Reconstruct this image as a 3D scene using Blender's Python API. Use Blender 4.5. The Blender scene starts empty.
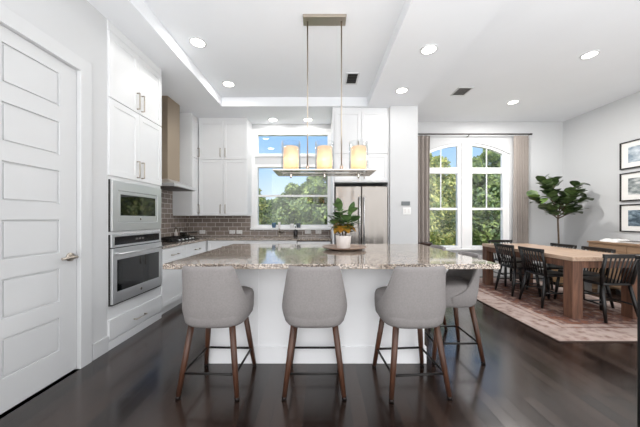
import bpy, bmesh, math, random
from mathutils import Vector, Matrix

S = bpy.context.scene
COL = S.collection
R = math.radians

# ------------------------------------------------------------------ camera
CAM_H = 1.24
cam_d = bpy.data.cameras.new('camera')
cam = bpy.data.objects.new('camera', cam_d)
COL.objects.link(cam)
cam.location = (0, 0, CAM_H)
cam.rotation_euler = (R(90), 0, 0)
cam_d.sensor_width = 36
cam_d.lens = 36 * 268 / 640
cam_d.shift_y = 5.5 / 640
cam_d.clip_start = 0.02
S.camera = cam

# ------------------------------------------------------------------ world, sun, exposure
VS = S.view_settings
S.display_settings.display_device = 'sRGB'
VS.view_transform = 'Standard'
VS.look = 'None'
VS.gamma = 1
VS.use_curve_mapping = False
VS.exposure = 0.43

REAR_FILL = 5.0                                             # gain of the fill light added behind the camera
W = bpy.data.worlds.new('world')
S.world = W
W.use_nodes = True
wt = W.node_tree
wt.nodes.clear()
w_out = wt.nodes.new('ShaderNodeOutputWorld')
w_bg = wt.nodes.new('ShaderNodeBackground')
w_tc = wt.nodes.new('ShaderNodeTexCoord')
w_sep = wt.nodes.new('ShaderNodeSeparateXYZ')
wt.links.new(w_tc.outputs['Generated'], w_sep.inputs[0])
w_ramp = wt.nodes.new('ShaderNodeValToRGB')           # clear side of the sky: pale horizon to blue
w_map = wt.nodes.new('ShaderNodeMapRange')
w_map.inputs['From Min'].default_value = -0.2
w_map.inputs['From Max'].default_value = 0.8
wt.links.new(w_sep.outputs['Z'], w_map.inputs['Value'])
wt.links.new(w_map.outputs[0], w_ramp.inputs[0])
e = w_ramp.color_ramp.elements
e[0].position = 0.0; e[0].color = (0.50, 0.50, 0.47, 1)
e[1].position = 1.0; e[1].color = (0.10, 0.27, 0.70, 1)
for p, c in ((0.17, (0.55, 0.55, 0.52, 1)), (0.22, (0.68, 0.76, 0.84, 1)), (0.38, (0.38, 0.58, 0.86, 1)), (0.6, (0.2, 0.45, 0.85, 1))):
    k = e.new(p); k.color = c
w_mixf = wt.nodes.new('ShaderNodeMapRange')            # added fill light takes over on the side behind the camera
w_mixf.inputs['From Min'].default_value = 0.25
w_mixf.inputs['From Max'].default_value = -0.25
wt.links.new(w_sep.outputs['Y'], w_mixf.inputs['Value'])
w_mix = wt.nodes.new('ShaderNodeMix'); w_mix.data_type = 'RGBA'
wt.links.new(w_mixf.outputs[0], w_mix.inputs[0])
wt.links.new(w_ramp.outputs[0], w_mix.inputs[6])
w_rear = wt.nodes.new('ShaderNodeValToRGB')           # added neutral fill, strongest from below to brighten the ceiling
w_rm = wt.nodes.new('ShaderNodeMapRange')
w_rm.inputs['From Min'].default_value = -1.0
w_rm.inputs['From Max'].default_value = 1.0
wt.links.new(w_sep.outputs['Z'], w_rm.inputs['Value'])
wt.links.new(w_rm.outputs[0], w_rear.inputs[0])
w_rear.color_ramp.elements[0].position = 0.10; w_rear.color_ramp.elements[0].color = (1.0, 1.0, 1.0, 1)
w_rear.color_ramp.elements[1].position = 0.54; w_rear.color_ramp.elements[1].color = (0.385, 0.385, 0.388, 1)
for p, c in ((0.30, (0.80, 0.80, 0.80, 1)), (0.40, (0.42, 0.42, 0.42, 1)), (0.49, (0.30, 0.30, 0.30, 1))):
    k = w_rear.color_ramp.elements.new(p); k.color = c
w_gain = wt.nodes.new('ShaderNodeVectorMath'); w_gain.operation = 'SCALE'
w_gain.inputs['Scale'].default_value = REAR_FILL
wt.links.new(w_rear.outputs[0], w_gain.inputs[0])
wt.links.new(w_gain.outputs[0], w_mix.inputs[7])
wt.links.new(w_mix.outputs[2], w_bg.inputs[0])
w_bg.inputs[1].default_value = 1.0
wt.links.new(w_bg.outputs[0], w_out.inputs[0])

sun_d = bpy.data.lights.new('sun', 'SUN')
sun_d.energy = 4.5
sun_d.angle = R(2)
sun_d.color = (1, 0.95, 0.85)
sun = bpy.data.objects.new('sun', sun_d)
COL.objects.link(sun)
sun.rotation_euler = (R(22), R(-12), 0)               # high, from behind the house

LAMP_SOFFIT = 2.5
LAMP_TRAY = 3.2
LAMP_DINING = 30.0
LAMP_SINK = 3.0

# ------------------------------------------------------------------ materials
def s2l(c):
    out = []
    for x in c:
        x = x / 255.0
        out.append(x / 12.92 if x <= 0.04045 else ((x + 0.055) / 1.055) ** 2.4)
    return tuple(out) + (1.0,)

def new_mat(name):
    m = bpy.data.materials.new(name)
    m.use_nodes = True
    nt = m.node_tree
    b = nt.nodes['Principled BSDF']
    return m, nt, b

def node(nt, kind, **kw):
    n = nt.nodes.new(kind)
    for k, v in kw.items():
        n.inputs[k].default_value = v
    return n

def plain(name, rgb, rough=0.5, metal=0.0, noise=0.04, nscale=6.0, bump=0.0, bscale=80.0, spec=0.5, coat=0.0):
    m, nt, b = new_mat(name)
    col = s2l(rgb)
    tc = nt.nodes.new('ShaderNodeTexCoord')
    n = node(nt, 'ShaderNodeTexNoise', Scale=nscale, Detail=3.0)
    nt.links.new(tc.outputs['Object'], n.inputs['Vector'])
    r = nt.nodes.new('ShaderNodeValToRGB')
    r.color_ramp.elements[0].position = 0.3
    r.color_ramp.elements[1].position = 0.7
    r.color_ramp.elements[0].color = tuple(c * (1 - noise) for c in col[:3]) + (1,)
    r.color_ramp.elements[1].color = tuple(min(1, c * (1 + noise)) for c in col[:3]) + (1,)
    nt.links.new(n.outputs['Fac'], r.inputs[0])
    nt.links.new(r.outputs[0], b.inputs['Base Color'])
    b.inputs['Roughness'].default_value = rough
    b.inputs['Metallic'].default_value = metal
    b.inputs['Specular IOR Level'].default_value = spec
    b.inputs['Coat Weight'].default_value = coat
    if bump:
        n2 = node(nt, 'ShaderNodeTexNoise', Scale=bscale, Detail=2.0)
        nt.links.new(tc.outputs['Object'], n2.inputs['Vector'])
        bp = node(nt, 'ShaderNodeBump', Strength=bump, Distance=0.002)
        nt.links.new(n2.outputs['Fac'], bp.inputs['Height'])
        nt.links.new(bp.outputs[0], b.inputs['Normal'])
    return m

def wood(name, dark, light, along='z', rough=0.45, scale=1.0, dist=2.5, coat=0.0):
    m, nt, b = new_mat(name)
    tc = nt.nodes.new('ShaderNodeTexCoord')
    mp = nt.nodes.new('ShaderNodeMapping')
    sc = {'x': (1.2, 14, 14), 'y': (14, 1.2, 14), 'z': (14, 14, 1.2)}[along]
    mp.inputs['Scale'].default_value = tuple(s * scale for s in sc)
    nt.links.new(tc.outputs['Object'], mp.inputs['Vector'])
    n = node(nt, 'ShaderNodeTexNoise', Scale=1.6, Detail=6.0, Roughness=0.65, Distortion=dist * 0.3)
    nt.links.new(mp.outputs[0], n.inputs['Vector'])
    r = nt.nodes.new('ShaderNodeValToRGB')
    r.color_ramp.elements[0].position = 0.32
    r.color_ramp.elements[1].position = 0.68
    r.color_ramp.elements[0].color = s2l(dark)
    r.color_ramp.elements[1].color = s2l(light)
    nt.links.new(n.outputs['Fac'], r.inputs[0])
    nt.links.new(r.outputs[0], b.inputs['Base Color'])
    b.inputs['Roughness'].default_value = rough
    b.inputs['Coat Weight'].default_value = coat
    bp = node(nt, 'ShaderNodeBump', Strength=0.15, Distance=0.002)
    nt.links.new(n.outputs['Fac'], bp.inputs['Height'])
    nt.links.new(bp.outputs[0], b.inputs['Normal'])
    return m

def pos_swizzle(nt, order):
    g = nt.nodes.new('ShaderNodeNewGeometry')
    s = nt.nodes.new('ShaderNodeSeparateXYZ')
    c = nt.nodes.new('ShaderNodeCombineXYZ')
    nt.links.new(g.outputs['Position'], s.inputs[0])
    for i, ax in enumerate(order):
        nt.links.new(s.outputs[ax], c.inputs[i])
    return c

def mix_rgb(nt, fac, a, b_, mode='MIX'):
    m = nt.nodes.new('ShaderNodeMix'); m.data_type = 'RGBA'; m.blend_type = mode
    for sock, v in ((m.inputs[0], fac), (m.inputs[6], a), (m.inputs[7], b_)):
        if isinstance(v, (tuple, float, int)):
            sock.default_value = v
        else:
            nt.links.new(v, sock)
    return m.outputs[2]

def plank_floor():
    m, nt, b = new_mat('dark_plank_floor')
    b.inputs['Coat Weight'].default_value = 0.35
    b.inputs['Coat Roughness'].default_value = 0.16
    c = pos_swizzle(nt, ('Y', 'X', 'Z'))
    br = nt.nodes.new('ShaderNodeTexBrick')
    br.offset = 0.37; br.squash = 1.0
    br.inputs['Scale'].default_value = 1.0
    br.inputs['Brick Width'].default_value = 1.15
    br.inputs['Row Height'].default_value = 0.10
    br.inputs['Mortar Size'].default_value = 0.003
    br.inputs['Mortar Smooth'].default_value = 0.1
    br.inputs['Bias'].default_value = 0.0
    br.inputs['Color1'].default_value = s2l((30, 22, 19))
    br.inputs['Color2'].default_value = s2l((57, 44, 38))
    br.inputs['Mortar'].default_value = s2l((14, 10, 10))
    nt.links.new(c.outputs[0], br.inputs['Vector'])
    mp = nt.nodes.new('ShaderNodeMapping')
    mp.inputs['Scale'].default_value = (1.2, 26, 1)
    nt.links.new(c.outputs[0], mp.inputs['Vector'])
    n = node(nt, 'ShaderNodeTexNoise', Scale=2.0, Detail=6.0, Roughness=0.6, Distortion=0.8)
    nt.links.new(mp.outputs[0], n.inputs['Vector'])
    r = nt.nodes.new('ShaderNodeValToRGB')
    r.color_ramp.elements[0].position = 0.3; r.color_ramp.elements[0].color = (0.85, 0.85, 0.85, 1)
    r.color_ramp.elements[1].position = 0.75; r.color_ramp.elements[1].color = (1.13, 1.12, 1.1, 1)
    nt.links.new(n.outputs['Fac'], r.inputs[0])
    col = mix_rgb(nt, 1.0, br.outputs['Color'], r.outputs[0], 'MULTIPLY')
    nt.links.new(col, b.inputs['Base Color'])
    rr = nt.nodes.new('ShaderNodeMapRange')
    rr.inputs['To Min'].default_value = 0.16
    rr.inputs['To Max'].default_value = 0.28
    bw = nt.nodes.new('ShaderNodeRGBToBW')
    nt.links.new(br.outputs['Color'], bw.inputs[0])
    rr.inputs['From Min'].default_value = 0.008
    rr.inputs['From Max'].default_value = 0.035
    nt.links.new(bw.outputs[0], rr.inputs['Value'])
    nt.links.new(rr.outputs[0], b.inputs['Roughness'])
    bp = node(nt, 'ShaderNodeBump', Strength=0.6, Distance=0.004)
    bp.invert = True
    nt.links.new(br.outputs['Fac'], bp.inputs['Height'])
    bp2 = node(nt, 'ShaderNodeBump', Strength=0.04, Distance=0.002)
    nt.links.new(n.outputs['Fac'], bp2.inputs['Height'])
    nt.links.new(bp.outputs[0], bp2.inputs['Normal'])
    nt.links.new(bp2.outputs[0], b.inputs['Normal'])
    nt.links.new(bp2.outputs[0], b.inputs['Coat Normal'])
    return m

def tile_mat(name, order):
    m, nt, b = new_mat(name)
    c = pos_swizzle(nt, order)
    br = nt.nodes.new('ShaderNodeTexBrick')
    br.inputs['Scale'].default_value = 1.0
    br.inputs['Brick Width'].default_value = 0.172
    br.inputs['Row Height'].default_value = 0.0835
    br.inputs['Mortar Size'].default_value = 0.0042
    br.inputs['Mortar Smooth'].default_value = 0.15
    br.inputs['Color1'].default_value = s2l((128, 116, 108))
    br.inputs['Color2'].default_value = s2l((152, 139, 130))
    br.inputs['Mortar'].default_value = s2l((212, 207, 202))
    nt.links.new(c.outputs[0], br.inputs['Vector'])
    nt.links.new(br.outputs['Color'], b.inputs['Base Color'])
    rr = nt.nodes.new('ShaderNodeMapRange')
    rr.inputs['To Min'].default_value = 0.14
    rr.inputs['To Max'].default_value = 0.75
    nt.links.new(br.outputs['Fac'], rr.inputs['Value'])
    nt.links.new(rr.outputs[0], b.inputs['Roughness'])
    bp = node(nt, 'ShaderNodeBump', Strength=0.5, Distance=0.003)
    bp.invert = True
    nt.links.new(br.outputs['Fac'], bp.inputs['Height'])
    nt.links.new(bp.outputs[0], b.inputs['Normal'])
    return m

def granite():
    m, nt, b = new_mat('speckled_granite')
    g = nt.nodes.new('ShaderNodeNewGeometry')
    v = nt.nodes.new('ShaderNodeTexVoronoi'); v.inputs['Scale'].default_value = 150
    nt.links.new(g.outputs['Position'], v.inputs['Vector'])
    sp = nt.nodes.new('ShaderNodeSeparateColor')
    nt.links.new(v.outputs['Color'], sp.inputs[0])
    r = nt.nodes.new('ShaderNodeValToRGB')
    r.color_ramp.interpolation = 'CONSTANT'
    el = r.color_ramp.elements
    el[0].position = 0; el[0].color = s2l((36, 32, 31))
    el[1].position = 0.30; el[1].color = s2l((124, 110, 100))
    for p, cc in ((0.44, (190, 173, 157)), (0.64, (208, 196, 184)), (0.86, (76, 68, 63))):
        k = el.new(p); k.color = s2l(cc)
    nt.links.new(sp.outputs[0], r.inputs[0])
    n = node(nt, 'ShaderNodeTexNoise', Scale=5.0, Detail=5.0)
    nt.links.new(g.outputs['Position'], n.inputs['Vector'])
    r2 = nt.nodes.new('ShaderNodeValToRGB')
    r2.color_ramp.elements[0].position = 0.35; r2.color_ramp.elements[0].color = s2l((168, 152, 138))
    r2.color_ramp.elements[1].position = 0.65; r2.color_ramp.elements[1].color = s2l((194, 182, 170))
    nt.links.new(n.outputs['Fac'], r2.inputs[0])
    col = mix_rgb(nt, 0.2, r.outputs[0], r2.outputs[0])
    nt.links.new(col, b.inputs['Base Color'])
    b.inputs['Roughness'].default_value = 0.07
    b.inputs['Specular IOR Level'].default_value = 0.6
    b.inputs['Coat Weight'].default_value = 0.3
    b.inputs['Coat Roughness'].default_value = 0.03
    return m

def steel(name, rgb, rough=0.28, along='z', wave=0.0):
    m, nt, b = new_mat(name)
    tc = nt.nodes.new('ShaderNodeTexCoord')
    mp = nt.nodes.new('ShaderNodeMapping')
    sc = {'x': (1, 160, 160), 'y': (160, 1, 160), 'z': (160, 160, 1)}[along]
    mp.inputs['Scale'].default_value = sc
    nt.links.new(tc.outputs['Object'], mp.inputs['Vector'])
    n = node(nt, 'ShaderNodeTexNoise', Scale=1.5, Detail=3.0)
    nt.links.new(mp.outputs[0], n.inputs['Vector'])
    rr = nt.nodes.new('ShaderNodeMapRange')
    rr.inputs['To Min'].default_value = rough - 0.02
    rr.inputs['To Max'].default_value = rough + 0.04
    nt.links.new(n.outputs['Fac'], rr.inputs['Value'])
    nt.links.new(rr.outputs[0], b.inputs['Roughness'])
    b.inputs['Base Color'].default_value = s2l(rgb)
    b.inputs['Metallic'].default_value = 1.0
    if wave:
        mp2 = nt.nodes.new('ShaderNodeMapping')
        mp2.inputs['Scale'].default_value = (5.0, 1.0, 0.9)
        nt.links.new(tc.outputs['Object'], mp2.inputs['Vector'])
        n2 = node(nt, 'ShaderNodeTexNoise', Scale=1.3, Detail=1.0)
        nt.links.new(mp2.outputs[0], n2.inputs['Vector'])
        bp = node(nt, 'ShaderNodeBump', Strength=wave, Distance=0.05)
        nt.links.new(n2.outputs['Fac'], bp.inputs['Height'])
        nt.links.new(bp.outputs[0], b.inputs['Normal'])
    return m

def pane_mat(name, tint=(1, 1, 1, 1), ior=1.5, rough=0.0):
    m = bpy.data.materials.new(name)
    m.use_nodes = True
    nt = m.node_tree
    nt.nodes.clear()
    o = nt.nodes.new('ShaderNodeOutputMaterial')
    t = nt.nodes.new('ShaderNodeBsdfTransparent'); t.inputs[0].default_value = tint
    gl = nt.nodes.new('ShaderNodeBsdfGlossy'); gl.inputs['Roughness'].default_value = rough
    lw = nt.nodes.new('ShaderNodeLayerWeight')
    pw = nt.nodes.new('ShaderNodeMath'); pw.operation = 'POWER'; pw.inputs[1].default_value = 5.0
    nt.links.new(lw.outputs['Facing'], pw.inputs[0])
    f0 = ((ior - 1) / (ior + 1)) ** 2
    fr = nt.nodes.new('ShaderNodeMath'); fr.operation = 'MULTIPLY_ADD'
    fr.inputs[1].default_value = 0.9 * (1 - f0); fr.inputs[2].default_value = f0
    nt.links.new(pw.outputs[0], fr.inputs[0])
    mx = nt.nodes.new('ShaderNodeMixShader')
    nt.links.new(fr.outputs[0], mx.inputs[0])
    nt.links.new(t.outputs[0], mx.inputs[1])
    nt.links.new(gl.outputs[0], mx.inputs[2])
    nt.links.new(mx.outputs[0], o.inputs[0])
    return m

def lamp_mat(name, rgb, strength, base=(240, 235, 225), grad=False):
    m, nt, b = new_mat(name)
    b.inputs['Base Color'].default_value = s2l(base)
    b.inputs['Roughness'].default_value = 0.4
    b.inputs['Emission Color'].default_value = s2l(rgb)
    tc = nt.nodes.new('ShaderNodeTexCoord')
    n = node(nt, 'ShaderNodeTexNoise', Scale=12.0, Detail=2.0)
    nt.links.new(tc.outputs['Object'], n.inputs['Vector'])
    rr = nt.nodes.new('ShaderNodeMapRange')
    rr.inputs['To Min'].default_value = strength * 0.85
    rr.inputs['To Max'].default_value = strength * 1.15
    nt.links.new(n.outputs['Fac'], rr.inputs['Value'])
    nt.links.new(rr.outputs[0], b.inputs['Emission Strength'])
    return m

def opal_mat():
    m, nt, b = new_mat('lit_opal_shade')
    b.inputs['Base Color'].default_value = s2l((236, 214, 190))
    b.inputs['Roughness'].default_value = 0.35
    b.inputs['Emission Color'].default_value = s2l((255, 206, 160))
    b.inputs['Emission Strength'].default_value = 0.06
    tc = nt.nodes.new('ShaderNodeTexCoord')
    n = node(nt, 'ShaderNodeTexNoise', Scale=9.0, Detail=2.0)
    nt.links.new(tc.outputs['Object'], n.inputs['Vector'])
    r = nt.nodes.new('ShaderNodeValToRGB')
    r.color_ramp.elements[0].color = s2l((255, 238, 216)); r.color_ramp.elements[1].color = s2l((255, 244, 230))
    nt.links.new(n.outputs['Fac'], r.inputs[0])
    tr = nt.nodes.new('ShaderNodeBsdfTranslucent')
    nt.links.new(r.outputs[0], tr.inputs[0])
    mx = nt.nodes.new('ShaderNodeMixShader'); mx.inputs[0].default_value = 0.55
    nt.links.new(b.outputs[0], mx.inputs[1]); nt.links.new(tr.outputs[0], mx.inputs[2])
    nt.links.new(mx.outputs[0], nt.nodes['Material Output'].inputs[0])
    return m

def leaf_mat(name, a, c, rough=0.5, scale=3.0, trans=0.0, spec=0.4):
    m, nt, b = new_mat(name)
    tc = nt.nodes.new('ShaderNodeTexCoord')
    n = node(nt, 'ShaderNodeTexNoise', Scale=scale, Detail=4.0)
    nt.links.new(tc.outputs['Object'], n.inputs['Vector'])
    r = nt.nodes.new('ShaderNodeValToRGB')
    r.color_ramp.elements[0].position = 0.35; r.color_ramp.elements[0].color = s2l(a)
    r.color_ramp.elements[1].position = 0.65; r.color_ramp.elements[1].color = s2l(c)
    nt.links.new(n.outputs['Fac'], r.inputs[0])
    nt.links.new(r.outputs[0], b.inputs['Base Color'])
    b.inputs['Roughness'].default_value = rough
    b.inputs['Specular IOR Level'].default_value = spec
    if trans:
        b.inputs['Subsurface Weight'].default_value = 0.0
        tr = nt.nodes.new('ShaderNodeBsdfTranslucent')
        nt.links.new(r.outputs[0], tr.inputs[0])
        mx = nt.nodes.new('ShaderNodeMixShader'); mx.inputs[0].default_value = trans
        nt.links.new(b.outputs[0], mx.inputs[1]); nt.links.new(tr.outputs[0], mx.inputs[2])
        nt.links.new(mx.outputs[0], nt.nodes['Material Output'].inputs[0])
    return m

RUG = (2.40, 4.38, 2.69, 5.62)
def rug_mat():
    m, nt, b = new_mat('faded_persian_rug')
    g = nt.nodes.new('ShaderNodeNewGeometry')
    s = nt.nodes.new('ShaderNodeSeparateXYZ')
    nt.links.new(g.outputs['Position'], s.inputs[0])
    def math_(op, a, c):
        n = nt.nodes.new('ShaderNodeMath'); n.operation = op
        for i, v in enumerate((a, c)):
            if v is None: continue
            if isinstance(v, (int, float)): n.inputs[i].default_value = v
            else: nt.links.new(v, n.inputs[i])
        return n.outputs[0]
    x, y = s.outputs['X'], s.outputs['Y']
    d = math_('MINIMUM', math_('MINIMUM', math_('SUBTRACT', x, RUG[0]), math_('SUBTRACT', RUG[1], x)),
              math_('MINIMUM', math_('SUBTRACT', y, RUG[2]), math_('SUBTRACT', RUG[3], y)))
    v = nt.nodes.new('ShaderNodeTexVoronoi'); v.inputs['Scale'].default_value = 9
    nt.links.new(g.outputs['Position'], v.inputs['Vector'])
    n = node(nt, 'ShaderNodeTexNoise', Scale=14.0, Detail=6.0, Roughness=0.7)
    nt.links.new(g.outputs['Position'], n.inputs['Vector'])
    n2 = node(nt, 'ShaderNodeTexNoise', Scale=3.0, Detail=3.0)
    nt.links.new(g.outputs['Position'], n2.inputs['Vector'])
    f = math_('ADD', math_('MULTIPLY', v.outputs['Distance'], 0.5), math_('MULTIPLY', n.outputs['Fac'], 0.9))
    rin = nt.nodes.new('ShaderNodeValToRGB')
    el = rin.color_ramp.elements
    el[0].position = 0.38; el[0].color = s2l((84, 54, 43))
    el[1].position = 0.9; el[1].color = s2l((156, 128, 114))
    k = el.new(0.58); k.color = s2l((122, 84, 68))
    k = el.new(0.7); k.color = s2l((94, 74, 72))
    nt.links.new(f, rin.inputs[0])
    rout = nt.nodes.new('ShaderNodeValToRGB')
    el = rout.color_ramp.elements
    el[0].position = 0.4; el[0].color = s2l((116, 92, 84))
    el[1].position = 0.75; el[1].color = s2l((160, 144, 137))
    nt.links.new(f, rout.inputs[0])
    band = nt.nodes.new('ShaderNodeValToRGB')
    band.color_ramp.interpolation = 'CONSTANT'
    el = band.color_ramp.elements
    el[0].position = 0.0; el[0].color = (0, 0, 0, 1)
    el[1].position = 0.44; el[1].color = (1, 1, 1, 1)
    for p, q in ((0.33, 0.75), (0.37, 0.15)):
        k = el.new(p); k.color = (q, q, q, 1)
    nt.links.new(d, band.inputs[0])
    col = mix_rgb(nt, band.outputs[0], rout.outputs[0], rin.outputs[0])
    col = mix_rgb(nt, 0.5, col, n2.outputs['Fac'], 'SOFT_LIGHT')
    edge = nt.nodes.new('ShaderNodeMath'); edge.operation = 'LESS_THAN'; edge.inputs[1].default_value = 0.015
    nt.links.new(d, edge.inputs[0])
    col = mix_rgb(nt, edge.outputs[0], col, s2l((70, 58, 54)))
    nt.links.new(col, b.inputs['Base Color'])
    b.inputs['Roughness'].default_value = 0.95
    b.inputs['Specular IOR Level'].default_value = 0.1
    bp = node(nt, 'ShaderNodeBump', Strength=0.4, Distance=0.004)
    nt.links.new(n.outputs['Fac'], bp.inputs['Height'])
    nt.links.new(bp.outputs[0], b.inputs['Normal'])
    return m

def art_mat(name, seed, sky, dark, mid):
    m, nt, b = new_mat(name)
    tc = nt.nodes.new('ShaderNodeTexCoord')
    mp = nt.nodes.new('ShaderNodeMapping')
    mp.inputs['Location'].default_value = (seed * 3.1, seed * 1.7, seed)
    mp.inputs['Scale'].default_value = (1, 2.2, 5)
    nt.links.new(tc.outputs['Object'], mp.inputs['Vector'])
    n = node(nt, 'ShaderNodeTexNoise', Scale=2.4, Detail=6.0, Roughness=0.6)
    nt.links.new(mp.outputs[0], n.inputs['Vector'])
    r = nt.nodes.new('ShaderNodeValToRGB')
    el = r.color_ramp.elements
    el[0].position = 0.38; el[0].color = s2l(dark)
    el[1].position = 0.62; el[1].color = s2l(sky)
    k = el.new(0.5); k.color = s2l(mid)
    nt.links.new(n.outputs['Fac'], r.inputs[0])
    nt.links.new(r.outputs[0], b.inputs['Base Color'])
    b.inputs['Roughness'].default_value = 0.6
    return m

M = {}
M['wall'] = plain('wall_paint', (206, 207, 208), 0.85, noise=0.01, nscale=2, bump=0.05, bscale=200, spec=0.2)
M['ceil'] = plain('ceiling_paint', (232, 234, 237), 0.9, noise=0.01, nscale=2, bump=0.05, bscale=150, spec=0.1)
M['trim'] = plain('trim_paint', (208, 209, 210), 0.45, noise=0.008)
M['sash'] = plain('window_sash_paint', (240, 240, 240), 0.4, noise=0.008)
M['cab'] = plain('cabinet_paint', (227, 228, 229), 0.35, noise=0.008)
M['island'] = plain('island_paint', (246, 247, 249), 0.4, noise=0.008)
M['floor'] = plank_floor()
M['tile_b'] = tile_mat('subway_tile_back', ('X', 'Z', 'Y'))
M['tile_l'] = tile_mat('subway_tile_side', ('Y', 'Z', 'X'))
M['granite'] = granite()
M['steel'] = steel('brushed_steel', (226, 227, 228), 0.4, 'y')
M['steelx'] = steel('brushed_steel_front', (146, 141, 136), 0.22, 'x', wave=0.5)
M['hood'] = steel('warm_brushed_steel', (184, 168, 148), 0.34, 'z')
M['chrome'] = steel('polished_nickel', (196, 190, 182), 0.2, 'x')
M['nickel'] = steel('satin_nickel', (186, 176, 164), 0.34, 'z')
M['bronze'] = plain('rod_bronze', (58, 50, 44), 0.4, 0.6)
M['black'] = plain('black_enamel', (20, 20, 21), 0.35)
M['blackmetal'] = plain('black_metal', (30, 28, 27), 0.38, 0.4)
M['blackwood'] = plain('black_painted_wood', (17, 16, 16), 0.32, noise=0.15, nscale=20)
M['darkglass'] = plain('dark_oven_glass', (14, 15, 16), 0.04, spec=0.7, coat=0.5)
M['display'] = plain('control_display', (18, 19, 21), 0.12)
M['gap'] = plain('dark_part_and_shade', (38, 36, 35), 0.7)  # dark appliance parts; on the side slabs it stands for shade
M['fabric'] = plain('grey_woven_upholstery', (137, 133, 132), 0.9, noise=0.07, nscale=90, bump=0.35, bscale=420, spec=0.15)
M['leg'] = wood('walnut_leg', (52, 32, 23), (92, 58, 40), 'z', 0.4)
M['table'] = wood('reclaimed_table_side', (66, 44, 34), (126, 88, 68), 'z', 0.6)
M['tabletop'] = wood('reclaimed_table_top_sheen', (160, 130, 108), (208, 182, 160), 'y', 0.3)  # window sheen put into the colour, paler than the sides
M['sideboard'] = wood('oak_sideboard', (128, 100, 76), (164, 134, 106), 'y', 0.5)
M['darkwood'] = wood('dark_stained_wood', (38, 24, 19), (66, 42, 32), 'x', 0.4)
M['bark'] = plain('tree_bark', (84, 70, 56), 0.9, noise=0.25, nscale=20, bump=0.5, bscale=40)
M['stem'] = plain('woody_stem', (92, 76, 60), 0.8, noise=0.2, nscale=30)
M['fiddle'] = leaf_mat('fiddle_leaf', (48, 66, 38), (96, 116, 70), 0.28, 9.0)
M['fiddle_light'] = leaf_mat('young_fiddle_leaf', (92, 124, 52), (120, 150, 70), 0.4, 9.0)
M['potleaf'] = leaf_mat('rubber_leaf', (58, 88, 52), (112, 140, 86), 0.35, 14.0)
M['potleaf_y'] = leaf_mat('turning_leaf', (150, 96, 30), (176, 140, 56), 0.45, 14.0)
M['tree_a'] = leaf_mat('tree_leaf_mid', (92, 116, 66), (150, 168, 108), 0.6, 2.0, 0.35)
M['tree_b'] = leaf_mat('tree_leaf_yellow', (150, 158, 88), (200, 200, 132), 0.6, 2.0, 0.35)
M['tree_c'] = leaf_mat('tree_leaf_dark', (66, 92, 64), (118, 140, 100), 0.6, 2.0, 0.35)
M['lawn'] = leaf_mat('lawn_grass', (74, 98, 50), (112, 128, 74), 0.9, 4.0)
M['ceramic'] = plain('white_ceramic', (232, 226, 222), 0.5, noise=0.02, bump=0.2, bscale=60)
M['plate'] = plain('taupe_plate', (150, 126, 110), 0.35)
M['curtain'] = plain('taupe_linen', (158, 150, 144), 0.95, noise=0.06, nscale=40, bump=0.25, bscale=300, spec=0.1)
M['rug'] = rug_mat()
M['pane'] = pane_mat('window_pane')
M['clear'] = pane_mat('clear_glass', (0.97, 0.98, 0.98, 1), 1.45)
M['frost'] = pane_mat('tray_glass', (0.62, 0.64, 0.65, 1), 1.5, 0.05)
M['bulb'] = lamp_mat('downlight_lens', (255, 250, 240), 6.0)
M['shade'] = opal_mat()
M['core'] = lamp_mat('lit_bulb', (255, 214, 150), 7.0)
M['matboard'] = plain('mat_board', (236, 234, 230), 0.8)
M['frameblack'] = plain('black_frame', (28, 26, 25), 0.4)
M['blue'] = plain('blue_glaze', (70, 104, 130), 0.25, noise=0.2, nscale=20)
M['slate'] = plain('slate_glaze', (84, 92, 98), 0.3, noise=0.2, nscale=20)
M['soap'] = plain('dark_bottle', (36, 30, 30), 0.2)
M['vent'] = plain('vent_grey', (96, 92, 90), 0.6)
M['plastic'] = plain('white_plastic', (240, 240, 238), 0.4)
M['screen'] = plain('grey_screen', (104, 110, 112), 0.3)
M['linen'] = plain('white_linen', (228, 226, 224), 0.9, noise=0.04, nscale=30)
M['greybook'] = plain('grey_book_cloth', (112, 110, 108), 0.7)
M['knob'] = plain('black_knob', (24, 22, 22), 0.4, 0.5)
M['brass'] = plain('dark_brass', (34, 28, 26), 0.35, 0.7)
M['soil'] = plain('potting_soil', (52, 40, 32), 0.95, noise=0.3, nscale=60)
M['basket'] = plain('woven_basket', (150, 120, 88), 0.9, noise=0.3, nscale=50, bump=0.6, bscale=90)

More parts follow.
